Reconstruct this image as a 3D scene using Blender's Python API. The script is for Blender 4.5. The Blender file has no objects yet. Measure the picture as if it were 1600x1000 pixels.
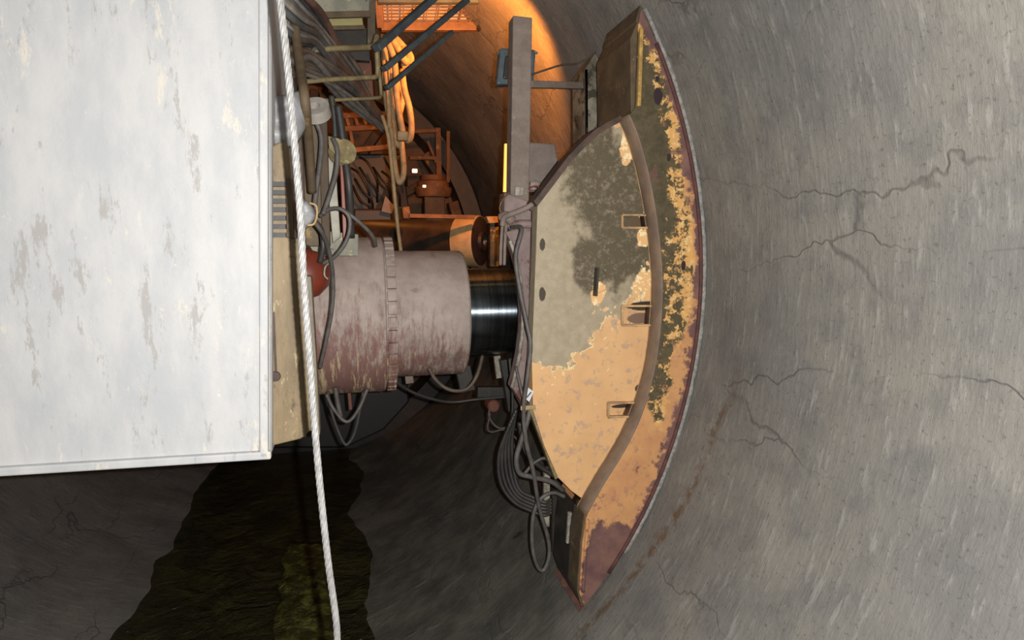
import bpy, bmesh, math, random
from mathutils import Vector, Matrix, noise as mnoise
random.seed(7)
PI = math.pi
scene = bpy.context.scene
col = scene.collection

# ------------------------------------------------------------------ camera
CAM = Vector((0, 0, 2.68)); YAW = math.radians(14); PITCH = math.radians(6.5); F = 970.0
cam_d = bpy.data.cameras.new('camera'); cam = bpy.data.objects.new('camera', cam_d); col.objects.link(cam)
cam.location = CAM; cam.rotation_euler = (PI/2 - PITCH, 0, -YAW)
cam_d.sensor_width = 36; cam_d.lens = 36*F/1600; cam_d.clip_start = .05; cam_d.clip_end = 60
scene.camera = cam
# ------------------------------------------------------------------ world, lights, exposure
w = bpy.data.worlds.new('world'); scene.world = w; w.use_nodes = True
w.node_tree.nodes['Background'].inputs[0].default_value = (.75, .8, .85, 1)
w.node_tree.nodes['Background'].inputs[1].default_value = .05
scene.view_settings.view_transform = 'Standard'; scene.view_settings.look = 'None'
scene.view_settings.exposure = 0; scene.view_settings.gamma = 1; scene.view_settings.use_curve_mapping = False
def point_light(name, loc, power, rgb, size):
    d = bpy.data.lights.new(name, 'POINT'); d.energy = power; d.color = rgb; d.shadow_soft_size = size
    o = bpy.data.objects.new(name, d); o.location = loc; col.objects.link(o); return o
def spot_light(name, loc, aim, power, rgb, size, angle, blend):
    d = bpy.data.lights.new(name, 'SPOT'); d.energy = power; d.color = rgb; d.shadow_soft_size = size
    d.spot_size = math.radians(angle); d.spot_blend = blend
    o = bpy.data.objects.new(name, d); o.location = loc; col.objects.link(o)
    o.rotation_euler = (Vector(aim) - Vector(loc)).to_track_quat('-Z', 'Y').to_euler(); return o
FLASH = point_light('camera_flash', (.065, -.01, 2.70), 385, (1, .97, .93), .010)
SODIUM = (1, .30, .045)
spot_light('floodlight_glow', (.80, 3.52, 3.88), (.86, 5.0, 4.0), 230, SODIUM, .05, 106, .6)
point_light('heading_lamp_glow', (-.1, 6.2, 3.6), 4.5, SODIUM, .05)

# ------------------------------------------------------------------ geometry helpers
TC = Vector((-.83, 0, 2.5)); TR = 2.5           # tunnel axis point and radius
_r = Vector((math.cos(YAW), -math.sin(YAW), 0))
_f = Vector((math.sin(YAW)*math.cos(PITCH), math.cos(YAW)*math.cos(PITCH), -math.sin(PITCH)))
_u = _r.cross(_f)
def ray(px, py): return (px-800)/F*_r - (py-500)/F*_u + _f
def at(px, py, Y):
    d = ray(px, py); return CAM + d*(Y/d.y)
def wall_at(px, py, R=TR):
    d = ray(px, py); ox, oz = CAM.x-TC.x, CAM.z-TC.z
    a = d.x**2+d.z**2; b = 2*(ox*d.x+oz*d.z); c = ox*ox+oz*oz-R*R
    return CAM + d*((-b+math.sqrt(b*b-4*a*c))/(2*a))
W = {}
def thing(name, label, cat, loc, group=None):
    o = bpy.data.objects.new(name, None); col.objects.link(o); o.location = loc; o.empty_display_size = .05
    o['label'] = label; o['category'] = cat
    if group: o['group'] = group
    W[o.name] = Vector(loc); return o
def tag(o, label=None, cat=None, group=None, kind=None):
    for k, v in (('label', label), ('category', cat), ('group', group), ('kind', kind)):
        if v: o[k] = v
    return o
def obj(name, bm, mat, parent=None, smooth=False, label=None, bevel=0, origin=None):
    """bm is in world coordinates"""
    if parent is not None: org = W[parent.name]
    elif origin is not None: org = Vector(origin)
    else:
        vs = [v.co for v in bm.verts]
        org = Vector((sum(v.x for v in vs)/len(vs), sum(v.y for v in vs)/len(vs), min(v.z for v in vs)))
    bmesh.ops.recalc_face_normals(bm, faces=bm.faces)
    bmesh.ops.translate(bm, verts=bm.verts, vec=-org)
    me = bpy.data.meshes.new(name); bm.to_mesh(me); bm.free()
    if smooth:
        for p in me.polygons: p.use_smooth = True
    me.materials.append(mat)
    o = bpy.data.objects.new(name, me); col.objects.link(o)
    if parent is not None: o.parent = parent
    else: o.location = org
    W[o.name] = org.copy()
    if bevel:
        m = o.modifiers.new('bevel', 'BEVEL'); m.width = bevel; m.segments = 2; m.limit_method = 'ANGLE'; m.angle_limit = .6
        m.harden_normals = False
    if smooth == 'auto':
        m = o.modifiers.new('edges', 'EDGE_SPLIT'); m.split_angle = math.radians(38)
    if label: o['label'] = label
    return o
def B(): return bmesh.new()
def box(bm, c, s, rot=None):
    M = Matrix.Translation(Vector(c))
    if rot is not None: M = M @ rot.to_4x4()
    M = M @ Matrix.Diagonal((s[0], s[1], s[2], 1))
    bmesh.ops.create_cube(bm, size=1, matrix=M); return bm
def bar(bm, a, b, wd, hg=None, up=(0, 0, 1)):
    a, b = Vector(a), Vector(b); hg = hg or wd
    z = (b-a).normalized(); x = Vector(up).cross(z)
    if x.length < 1e-3: x = Vector((1, 0, 0))
    x.normalize(); y = z.cross(x)
    R = Matrix((x, y, z)).transposed()
    return box(bm, (a+b)/2, (wd, hg, (b-a).length), R)
def prism(bm, pts, vec):
    """closed polygon of world points extruded by vec"""
    vec = Vector(vec); a = [bm.verts.new(p) for p in pts]; b = [bm.verts.new(Vector(p)+vec) for p in pts]
    bm.faces.new(a); bm.faces.new(b[::-1]); n = len(a)
    for i in range(n): bm.faces.new((a[i], b[i], b[(i+1) % n], a[(i+1) % n]))
    return bm
def lathe(bm, prof, org, axis, seg=96, tmod=None):
    """prof: list of (t, r) along the axis"""
    org, ax = Vector(org), Vector(axis).normalized()
    x = ax.orthogonal().normalized(); y = ax.cross(x); rings = []
    for t, r in prof:
        if r < 1e-5: rings.append([bm.verts.new(org+ax*t)]); continue
        rings.append([bm.verts.new(org+ax*t+(x*math.cos(2*PI*k/seg)+y*math.sin(2*PI*k/seg))*r) for k in range(seg)])
    for A, C in zip(rings, rings[1:]):
        for k in range(seg):
            k2 = (k+1) % seg
            if len(A) == 1 and len(C) == 1: continue
            if len(A) == 1: bm.faces.new((A[0], C[k2], C[k]))
            elif len(C) == 1: bm.faces.new((A[k], A[k2], C[0]))
            else: bm.faces.new((A[k], A[k2], C[k2], C[k]))
    return bm
def spline(pts, n=10):
    P = [Vector(p) for p in pts]
    if len(P) == 2: return [P[0].lerp(P[1], i/n) for i in range(n+1)]
    P = [P[0]*2-P[1]] + P + [P[-1]*2-P[-2]]; out = []
    for i in range(1, len(P)-2):
        a, b, c, d = P[i-1:i+3]
        for k in range(n):
            t = k/n
            out.append(.5*((2*b)+(c-a)*t+(2*a-5*b+4*c-d)*t*t+(3*b-a-3*c+d)*t**3))
    out.append(P[-2]); return out
def tube(bm, pts, r, seg=10, n=10, caps=True, radf=None, smoothpath=True):
    P = spline(pts, n) if smoothpath else [Vector(p) for p in pts]
    t0 = (P[1]-P[0]).normalized(); x = t0.orthogonal().normalized(); rings = []; s = 0
    for i, p in enumerate(P):
        t = (P[min(i+1, len(P)-1)]-P[max(i-1, 0)]).normalized()
        x = (x - t*x.dot(t)).normalized(); y = t.cross(x)
        if i: s += (p-P[i-1]).length
        ring = []
        for k in range(seg):
            a = 2*PI*k/seg; rr = r if radf is None else radf(a, s)
            ring.append(bm.verts.new(p+(x*math.cos(a)+y*math.sin(a))*rr))
        rings.append(ring)
    for A, C in zip(rings, rings[1:]):
        for k in range(seg): bm.faces.new((A[k], A[(k+1) % seg], C[(k+1) % seg], C[k]))
    if caps: bm.faces.new(rings[0][::-1]); bm.faces.new(rings[-1])
    return bm
def px_path(l):                       # list of (px, py, depth)
    return [at(*p) for p in l]

# ------------------------------------------------------------------ materials
def lin(c):
    o = []
    for v in c[:3]:
        v /= 255; o.append(v/12.92 if v <= .04045 else ((v+.055)/1.055)**2.4)
    return (o[0], o[1], o[2], 1)
class Mat:
    def __init__(s, name, org=(0, 0, 0), rough=.7, metal=0):
        s.m = bpy.data.materials.new(name); s.m.use_nodes = True; s.t = s.m.node_tree; s.n = s.t.nodes
        s.b = s.n['Principled BSDF']; s.b.inputs['Roughness'].default_value = rough; s.b.inputs['Metallic'].default_value = metal
        tc = s.n.new('ShaderNodeTexCoord'); s.p = tc.outputs['Object']; s.org = Vector(org)
    def lk(s, a, b): s.t.links.new(a, b)
    def setv(s, inp, v):
        if hasattr(v, 'is_linked') or isinstance(v, bpy.types.NodeSocket): s.lk(v, inp)
        else: inp.default_value = v
    def math(s, op, a, b=0., clamp=False):
        n = s.n.new('ShaderNodeMath'); n.operation = op; n.use_clamp = clamp
        s.setv(n.inputs[0], a); s.setv(n.inputs[1], b); return n.outputs[0]
    def vmath(s, op, a, b=(0, 0, 0)):
        n = s.n.new('ShaderNodeVectorMath'); n.operation = op; s.setv(n.inputs[0], a); s.setv(n.inputs[1], b)
        return n.outputs['Value'] if op in ('LENGTH', 'DISTANCE', 'DOT_PRODUCT') else n.outputs[0]
    def noise(s, scale, detail=5, rough=.6, stretch=(1, 1, 1), off=(0, 0, 0), p=None, color=False, dist=0):
        v = s.vmath('MULTIPLY', p or s.p, stretch); v = s.vmath('ADD', v, off)
        n = s.n.new('ShaderNodeTexNoise'); s.lk(v, n.inputs['Vector']); n.inputs['Scale'].default_value = scale
        n.inputs['Detail'].default_value = detail; n.inputs['Roughness'].default_value = rough; n.inputs['Distortion'].default_value = dist
        return n.outputs['Color' if color else 'Fac']
    def voro(s, scale, feature='DISTANCE_TO_EDGE', p=None):
        n = s.n.new('ShaderNodeTexVoronoi'); n.feature = feature; n.inputs['Scale'].default_value = scale
        s.lk(p or s.p, n.inputs['Vector']); return n.outputs['Distance']
    def step(s, v, t, soft=.02, inv=False):
        n = s.n.new('ShaderNodeMapRange'); n.interpolation_type = 'SMOOTHSTEP'; s.setv(n.inputs[0], v)
        n.inputs[1].default_value = t-soft; n.inputs[2].default_value = t+soft
        n.inputs[3].default_value = 1. if inv else 0.; n.inputs[4].default_value = 0. if inv else 1.
        return n.outputs[0]
    def mix(s, f, a, b):
        n = s.n.new('ShaderNodeMix'); n.data_type = 'RGBA'; s.setv(n.inputs[0], f)
        s.setv(n.inputs[6], lin(a) if isinstance(a, tuple) else a); s.setv(n.inputs[7], lin(b) if isinstance(b, tuple) else b)
        return n.outputs[2]
    def field(s, c, r, warp=.35, wscale=6., off=(0, 0, 0)):
        """1 at the centre of an ellipsoid falling through 0 at its rim, outline broken by noise; c in world coords"""
        v = s.vmath('SUBTRACT', s.p, Vector(c)-s.org); v = s.vmath('DIVIDE', v, r); d = s.vmath('LENGTH', v)
        nz = s.math('MULTIPLY', s.math('SUBTRACT', s.noise(wscale, 6, .65, off=off), .5), warp*4)
        return s.math('SUBTRACT', s.math('SUBTRACT', 1., d), nz)
    def color(s, c): s.setv(s.b.inputs['Base Color'], lin(c) if isinstance(c, tuple) else c)
    def bump(s, h, strength=.3, dist=.01):
        n = s.n.new('ShaderNodeBump'); n.inputs['Strength'].default_value = strength; n.inputs['Distance'].default_value = dist
        s.lk(h, n.inputs['Height']); s.lk(n.outputs[0], s.b.inputs['Normal'])
def simple(name, a, b=None, scale=12, rough=.65, metal=0, stretch=(1, 1, 1), spots=None, bump=.15):
    """two tone worn surface, optional (colour, threshold, scale) flecks"""
    m = Mat(name, rough=rough, metal=metal)
    c = m.mix(m.step(m.noise(scale, 6, .65, stretch=stretch), .5, .16), a, b or a)
    for k, (sc, th, ss) in enumerate(spots or []):
        c = m.mix(m.step(m.noise(ss, 7, .7, off=(3.1*k+1, 5, 2), stretch=stretch), th, .03), c, sc)
    m.color(c)
    if bump: m.bump(m.noise(scale*4, 5, .6, stretch=stretch), bump, .004)
    return m.m

SHOE = at(925, 955, 2.9) - Vector((0, 0, .02))     # base of the gripper shoe
def pr(px, Y): return px*Y/F

# rock wall
def wall_mat():
    m = Mat('bored_rock', rough=.72)
    sep = m.n.new('ShaderNodeSeparateXYZ'); m.lk(m.p, sep.inputs[0]); X, Y, Z = sep.outputs
    ang = m.math('ARCTAN2', X, Z)                      # 0 at the crown, pi/2 at the right wall, +-pi at the invert
    cmb = m.n.new('ShaderNodeCombineXYZ'); m.lk(Y, cmb.inputs[0]); m.lk(m.math('MULTIPLY', ang, 2.5), cmb.inputs[1]); P = cmb.outputs[0]
    big = m.noise(1.3, 5, .6, p=P); mid = m.noise(6, 7, .65, p=P)
    c = m.mix(m.step(big, .5, .22), (104, 103, 101), (128, 124, 116))
    c = m.mix(m.math('MULTIPLY', m.step(mid, .56, .12), .5), c, (92, 92, 91))
    fine = m.noise(30, 6, .7, stretch=(1, .18, 1), p=P)
    c = m.mix(m.math('MULTIPLY', m.step(fine, .6, .06), .45), c, (150, 148, 142))
    c = m.mix(m.math('MULTIPLY', m.step(m.noise(55, 4, .6, p=P, off=(3, 3, 0)), .63, .04), .5), c, (72, 72, 70))
    # dark joints that run along the tunnel and cracks
    wv = m.vmath('ADD', P, m.vmath('SCALE', m.noise(2.2, 4, .6, p=P, color=True)))
    wp = m.n.new('ShaderNodeVectorMath'); wp.operation = 'SCALE'; m.lk(m.noise(2.2, 4, .6, p=P, color=True), wp.inputs[0]); wp.inputs[3].default_value = .35
    wv = m.vmath('ADD', P, wp.outputs[0])
    cr = m.voro(1.1, p=m.vmath('MULTIPLY', wv, (.35, 2.0, 1)))
    crm = m.math('MULTIPLY', m.step(cr, .006, .006, inv=True), m.step(m.noise(1.7, 3, .5, p=P, off=(7, 2, 0)), .5, .1))
    c = m.mix(m.math('MULTIPLY', crm, .5), c, (60, 58, 57))
    # rust-brown seep line low on the right wall
    seep = m.math('ABSOLUTE', m.math('SUBTRACT', m.math('ADD', m.math('MULTIPLY', ang, .42), m.math('MULTIPLY', m.math('SUBTRACT', m.noise(3., 6, .65, p=P), .5), .25)), m.math('SUBTRACT', Y, 1.72)))
    sm = m.math('MULTIPLY', m.step(seep, .03, .03, inv=True), m.step(m.noise(16, 6, .7, p=P), .5, .08))
    low = m.math('MULTIPLY', m.step(ang, 1.72, .1), m.step(ang, 2.6, .25, inv=True))
    c = m.mix(m.math('MULTIPLY', m.math('MULTIPLY', sm, low), .85), c, (92, 68, 46))
    # wet dark invert, muddy, with light scratches
    wetv = m.math('ADD', m.math('SUBTRACT', ang, 2.02), m.math('MULTIPLY', m.math('SUBTRACT', m.noise(2.5, 5, .6, p=P, off=(1, 8, 0)), .5), .5))
    wetv = m.math('ADD', wetv, m.math('MULTIPLY', m.math('SUBTRACT', Y, 3.2), .30))
    wet = m.step(wetv, .12, .18)
    mud = m.mix(m.step(m.noise(3.5, 7, .65, p=P, off=(4, 4, 0)), .5, .15), (76, 76, 71), (104, 102, 93))
    scr = m.noise(9, 7, .75, stretch=(1.2, .22, 1), p=m.vmath('ADD', P, m.vmath('MULTIPLY', P, (0, 0, 0))), dist=.6)
    mud = m.mix(m.math('MULTIPLY', m.step(scr, .62, .04), .6), mud, (138, 136, 124))
    mud = m.mix(m.step(m.noise(4, 3, .5, p=P, off=(14, 1, 0)), .72, .01), mud, (58, 40, 34))
    c = m.mix(m.math('MULTIPLY', wet, .92), c, mud); m.color(c)
    m.setv(m.b.inputs['Roughness'], m.math('SUBTRACT', .78, m.math('MULTIPLY', wet, .22)))
    h = m.math('ADD', m.math('ADD', m.math('MULTIPLY', mid, .6), m.math('MULTIPLY', fine, .35)), m.math('MULTIPLY', crm, -.2))
    m.bump(h, .55, .03); return m.m
ROCK = wall_mat()

def web_mat():
    m = Mat('worn_orange_web_paint', org=SHOE, rough=.62); Y = 2.95
    def f(px, py, rx, ry, warp=.3, ws=7, off=(0, 0, 0)): return m.field(at(px, py, Y), (pr(rx, Y), .6, pr(ry, Y)), warp, ws, off)
    c = m.mix(m.step(m.noise(4, 6, .6), .5, .2), (218, 174, 122), (204, 160, 112))
    c = m.mix(m.math('MULTIPLY', m.step(m.noise(17, 8, .74, off=(2, 7, 1)), .575, .03), .7), c, (170, 144, 126))
    c = m.mix(m.math('MULTIPLY', m.step(m.noise(38, 5, .7, off=(9, 7, 1)), .68, .02), .8), c, (236, 206, 150))
    g = f(868, 350, 112, 205, .42, 11)
    g = m.math('MAXIMUM', g, f(860, 520, 62, 58, .45, 13)); g = m.math('MAXIMUM', g, f(945, 390, 80, 110, .5, 13)); g = m.math('MAXIMUM', g, f(930, 290, 90, 100, .3, 8))
    edge = m.math('MULTIPLY', m.step(g, -.05, .03), m.step(m.noise(16, 6, .7), .5, .04))
    c = m.mix(edge, c, (238, 212, 158))
    grey = m.mix(m.step(m.noise(22, 6, .7, off=(5, 5, 5)), .5, .2), (168, 154, 130), (150, 138, 114))
    c = m.mix(m.step(g, .02, .02), c, grey)
    d = f(942, 292, 78, 92, .5, 7); d = m.math('MAXIMUM', d, f(970, 385, 58, 74, .5, 7, (3, 0, 0))); d = m.math('MAXIMUM', d, f(925, 408, 40, 50, .5, 7)); d = m.math('MAXIMUM', d, f(990, 320, 36, 60, .5, 7))
    dk = m.math('MULTIPLY', m.step(d, .06, .2), m.step(m.noise(38, 6, .78, off=(0, 4, 4)), .36, .17))
    c = m.mix(m.math('MULTIPLY', dk, .94), c, (78, 68, 47))
    for a in ((972, 222, 13, 42), (1003, 290, 7, 60), (1004, 440, 24, 32), (1002, 372, 22, 16), (925, 458, 14, 22)):
        q = f(*a, .55, 14, (a[0], 0, 0)); c = m.mix(m.step(q, .1, .05), c, (222, 176, 120)); c = m.mix(m.math('MULTIPLY', m.step(q, .05, .04), m.step(m.noise(40, 5, .7), .55, .03)), c, (240, 222, 176))
    for a in ((990, 603, 7, 8), (1003, 478, 34, 8), (928, 768, 16, 15), (842, 382, 5, 11), (842, 458, 6, 12), (1012, 545, 4, 14), (975, 690, 4, 9)):
        c = m.mix(m.step(f(*a, .2, 22, (a[1], 0, 0)), .1, .1), c, (62, 52, 40))
    for a, cc in (((998, 347, 27, 9), (98, 80, 58)), ((1000, 497, 28, 11), (122, 96, 80)), ((972, 634, 22, 4), (52, 42, 34)), ((1000, 475, 32, 7), (44, 36, 28))):  # shade inside the pocket recesses, painted into the web colour
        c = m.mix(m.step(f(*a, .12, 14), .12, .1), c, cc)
    m.color(c); m.bump(m.noise(40, 6, .7), .25, .004); return m.m
def strip_mat():
    m = Mat('flaking_orange_pad_paint', org=SHOE, rough=.6); Y = 2.77
    def f(px, py, rx, ry, warp=.3, ws=7, off=(0, 0, 0)): return m.field(at(px, py, Y), (pr(rx, Y), .6, pr(ry, Y)), warp, ws, off)
    rad = m.vmath('LENGTH', m.vmath('MULTIPLY', m.vmath('SUBTRACT', m.p, Vector((TC.x, 0, TC.z))-SHOE), (1, 0, 1)))
    c = m.mix(m.step(m.noise(7, 6, .65), .5, .2), (200, 150, 98), (184, 132, 90))
    c = m.mix(m.math('MULTIPLY', m.step(m.noise(22, 8, .76), .57, .04), .75), c, (160, 116, 98))
    c = m.mix(m.step(m.noise(48, 5, .7, off=(1, 2, 3)), .70, .015), c, (238, 208, 140))
    # bare olive-dark steel showing on the upper half, paint flakes kept mostly towards the rock side
    d = f(1010, 120, 50, 150, .1, 4); d = m.math('MAXIMUM', d, f(1035, 270, 44, 190, .1, 4)); d = m.math('MAXIMUM', d, f(1058, 420, 34, 140, .14, 5)); d = m.math('MAXIMUM', d, f(1030, 560, 28, 110, .5, 9))
    fl = m.math('ADD', m.noise(17, 10, .78, off=(8, 1, 1)), m.math('MULTIPLY', m.math('SUBTRACT', rad, 2.30), .85))
    tp_ = m.math('MAXIMUM', f(1012, 110, 60, 150, .2, 5), f(1025, 280, 30, 120, .2, 5))
    fl = m.math('SUBTRACT', fl, m.math('MULTIPLY', m.step(tp_, .2, .3), .085))
    keep = m.step(fl, .575, .012)
    rim = m.math('MULTIPLY', m.step(fl, .555, .012), m.step(m.noise(60, 3, .6), .45, .05))
    dk = m.step(d, .08, .12)
    olive = m.mix(m.step(m.noise(26, 6, .7, off=(0, 0, 6)), .5, .2), (66, 58, 38), (88, 78, 54))
    olive = m.mix(rim, olive, (206, 160, 96))
    c2 = m.mix(keep, olive, m.mix(m.step(m.noise(30, 6, .7, off=(5, 0, 0)), .55, .06), (212, 160, 94), (222, 190, 130)))
    c = m.mix(dk, c, c2)
    # purple rust along the rock side and at the lower tip
    t = f(955, 905, 58, 115, .28, 9); t = m.math('MAXIMUM', t, m.math('MULTIPLY', m.math('SUBTRACT', m.math('SUBTRACT', rad, 2.446), m.math('MULTIPLY', m.math('SUBTRACT', m.noise(11, 7, .7, off=(3, 9, 3)), .5), .22)), 6))
    c = m.mix(m.step(t, .06, .05), c, m.mix(m.step(m.noise(9, 6, .6), .5, .2), (94, 66, 66), (126, 92, 82)))
    for a in ((1028, 150, 9, 16), (1027, 123, 4, 5), (1045, 245, 4, 9), (1068, 415, 5, 10)): c = m.mix(m.step(f(*a, .2, 18), .1, .08), c, (44, 30, 34))
    c = m.mix(m.math('MULTIPLY', m.step(m.noise(9, 8, .75, off=(6, 6, 6)), .61, .02), .8), c, (104, 72, 62))
    m.color(c); m.bump(m.noise(40, 6, .7), .25, .004); return m.m
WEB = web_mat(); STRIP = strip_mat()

def barrel_mat(name, org):
    """grey-mauve paint, dusty on top, with maroon and cream scrapes running round the lower side"""
    m = Mat(name, org=org, rough=.68)
    c = m.mix(m.step(m.noise(9, 6, .65), .5, .2), (176, 161, 152), (152, 138, 130))
    sep = m.n.new('ShaderNodeSeparateXYZ'); m.lk(m.p, sep.inputs[0]); X, Yc, Z = sep.outputs
    low = m.math('MULTIPLY', m.math('SUBTRACT', -.0, Z), 2.6)
    left = m.math('MULTIPLY', m.math('SUBTRACT', .0, X), .9)
    st = m.noise(26, 9, .8, stretch=(1.4, .3, .3)); k = m.math('ADD', m.math('ADD', m.math('SUBTRACT', st, .5), m.math('MULTIPLY', low, .20)), m.math('MULTIPLY', left, .20))
    c = m.mix(m.math('MULTIPLY', m.step(k, .06, .11), .85), c, (118, 78, 70))
    s2 = m.noise(26, 7, .75, stretch=(1.8, .16, .16), off=(4, 4, 4)); k2 = m.math('ADD', s2, m.math('ADD', m.math('MULTIPLY', low, .10), m.math('MULTIPLY', left, .10)))
    c = m.mix(m.math('MULTIPLY', m.step(k2, .66, .03), .85), c, (196, 176, 138))
    c = m.mix(m.step(m.noise(70, 5, .7, off=(1, 1, 1)), .69, .02), c, (196, 186, 170))
    c = m.mix(m.math('MULTIPLY', m.step(m.noise(5, 5, .6, off=(8, 0, 0)), .64, .06), .6), c, (98, 86, 72))
    m.color(c); m.bump(m.noise(50, 6, .7), .2, .004); return m.m
def chrome_mat():
    m = Mat('polished_chrome_rod', rough=.2, metal=1)
    c = m.mix(m.step(m.noise(7, 5, .6, stretch=(6, .2, .2)), .5, .2), (96, 106, 112), (140, 150, 158)); m.color(c)
    m.b.inputs['Anisotropic'].default_value = .92; m.b.inputs['Anisotropic Rotation'].default_value = .25
    tn = m.n.new('ShaderNodeTangent'); tn.direction_type = 'RADIAL'; tn.axis = 'X'; m.lk(tn.outputs[0], m.b.inputs['Tangent'])
    m.setv(m.b.inputs['Roughness'], m.math('ADD', .22, m.math('MULTIPLY', m.noise(30, 5, .6, stretch=(4, .3, .3)), .14))); return m.m
CHROME = chrome_mat()
OLIVE_STEEL = simple('olive_brown_steel', (96, 80, 58), (72, 60, 44), 8, .7, spots=[((120, 96, 62), .62, 20)])
DARK_STEEL = simple('dark_greasy_steel', (42, 40, 38), (58, 54, 48), 10, .5)
BLACKISH = simple('shade_black', (26, 25, 24), (34, 31, 28), 8, .5)  # near-black tone with deep shade put into the colour
EDGE_STEEL = simple('rusty_edge_steel', (86, 66, 56), (60, 48, 42), 14, .7)
DUSTY = simple('dusty_grey_paint', (132, 118, 108), (116, 102, 94), 14, .75, spots=[((150, 136, 122), .62, 40), ((104, 80, 72), .66, 18)])
PINKISH = simple('dusty_pink_grey_paint', (140, 120, 116), (112, 96, 92), 8, .7, spots=[((110, 66, 54), .58, 9), ((170, 160, 150), .66, 30)])
RUBBER = simple('grey_rubber_hose', (92, 88, 84), (72, 68, 66), 20, .55)
RUBBER_D = simple('dark_rubber_hose', (44, 44, 44), (58, 54, 50), 20, .5)
RUBBER_B = simple('dusty_brown_hose', (96, 82, 70), (70, 62, 56), 16, .65)
ORANGE_HOSE = simple('pale_dusty_hose', (168, 140, 100), (136, 112, 80), 18, .6)
YEL = simple('dull_yellow_tube', (134, 120, 84), (104, 92, 62), 18, .6, spots=[((170, 156, 116), .62, 30)])
CREAM = simple('grimy_cream_panel', (150, 146, 128), (120, 118, 104), 7, .6, spots=[((188, 178, 128), .6, 14), ((70, 64, 52), .64, 26), ((140, 96, 66), .7, 5)])
YGREEN = simple('yellow_green_panel', (168, 160, 108), (150, 140, 92), 8, .6, spots=[((150, 92, 50), .64, 5), ((90, 80, 56), .68, 30)])
REDOX = simple('red_oxide_paint', (112, 64, 44), (90, 56, 42), 8, .6, spots=[((150, 118, 60), .66, 12)])
REDCAP = simple('orange_red_paint', (128, 54, 32), (104, 44, 30), 5, .45, spots=[((80, 40, 30), .64, 10)])
BLUEGREY = simple('blue_grey_casting', (84, 96, 100), (66, 78, 84), 14, .5)
GREYBOX = simple('grey_box_paint', (134, 122, 116), (118, 108, 102), 12, .6, spots=[((84, 78, 74), .66, 40)])
CLOTH = simple('grey_plastic_sheet', (150, 150, 150), (118, 120, 124), 6, .45)
WHITE = simple('white_label', (214, 214, 216), (196, 198, 204), 30, .5)
RUSTY = simple('orange_brown_steel', (120, 84, 52), (86, 60, 42), 6, .7, spots=[((150, 116, 70), .62, 12)])
BROWN = simple('brown_dull_steel', (86, 68, 50), (62, 50, 40), 4, .7)
STRIPEW = simple('chalky_white_paint', (166, 160, 146), (110, 102, 92), 24, .7)
PANEL = None
def panel_mat(name, a, b, c3, dark):
    m = Mat(name, rough=.6)
    c = m.mix(m.step(m.noise(6, 7, .65, stretch=(1, 1, .35)), .5, .14), a, b)
    c = m.mix(m.math('MULTIPLY', m.step(m.noise(11, 8, .75, stretch=(1, 1, .3), off=(2, 2, 2)), .6, .03), .8), c, c3)
    c = m.mix(m.math('MULTIPLY', m.step(m.noise(14, 8, .75, stretch=(1, 1, .25), off=(6, 2, 2)), .6, .03), .8), c, dark)
    c = m.mix(m.step(m.noise(70, 5, .7), .70, .02), c, (226, 214, 180))
    m.color(c); m.bump(m.noise(30, 6, .7), .25, .005); return m.m
PANEL = panel_mat('scraped_yellow_brown_paint', (138, 120, 90), (106, 90, 66), (182, 166, 128), (74, 58, 44))
HOUSE = panel_mat('dusty_pale_grey_paint', (188, 188, 188), (172, 175, 178), (204, 198, 186), (156, 153, 150))

# ================================================================== THE SETTING
def tunnel_tube():
    bm = B(); nY, nA = 150, 260; y0, y1 = -1.2, 9.2; grid = []
    for i in range(nY+1):
        y = y0+(y1-y0)*i/nY; row = []
        for k in range(nA):
            a = 2*PI*k/nA
            q = Vector((math.sin(a)*2.5, y, math.cos(a)*2.5))
            d = .012*mnoise.noise(q*2.3)+.006*mnoise.noise(q*7)
            lo = max(0, -math.cos(a)-.75)*4
            d -= lo*(.09*abs(mnoise.noise(q*1.1))+.02*mnoise.noise(q*4))
            r = TR+.012+d
            row.append(bm.verts.new((TC.x+math.sin(a)*r, y, TC.z+math.cos(a)*r)))
        grid.append(row)
    for i in range(nY):
        for k in range(nA):
            k2 = (k+1) % nA; bm.faces.new((grid[i][k], grid[i][k2], grid[i+1][k2], grid[i+1][k]))
    o = obj('wall_tunnel', bm, ROCK, smooth=True, origin=(TC.x, 0, TC.z)); o['kind'] = 'structure'
    return o
tunnel_tube()

# water lying in the invert, lower left
def water():
    m = Mat('oily_water', rough=.2); m.color((16, 18, 10)); m.b.inputs['IOR'].default_value = 1.4
    h = m.math('ADD', m.math('MULTIPLY', m.noise(3.5, 4, .6, dist=1.2), .8), m.math('MULTIPLY', m.noise(14, 4, .6, dist=1.5), .2))
    c = m.mix(m.step(m.noise(2.6, 5, .6, dist=.8), .56, .2), (40, 42, 27), (66, 65, 38))
    m.color(c); m.bump(h, 1., .12)
    zw = .145; bm = B(); hw = math.sqrt(TR**2-(TC.z-zw)**2)+.16
    n = 40
    g = [[bm.verts.new((TC.x-hw+2*hw*i/n, -.5+8.6*j/60, zw+.01*mnoise.noise(Vector((i*.3, j*.3, 0))))) for i in range(n+1)] for j in range(61)]
    for j in range(60):
        for i in range(n): bm.faces.new((g[j][i], g[j][i+1], g[j+1][i+1], g[j+1][i]))
    o = obj('oily_water', bm, m.m, smooth=True); tag(o, 'dark olive oily water lying in the bottom of the tunnel', 'water', kind='stuff')
water()

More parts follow.
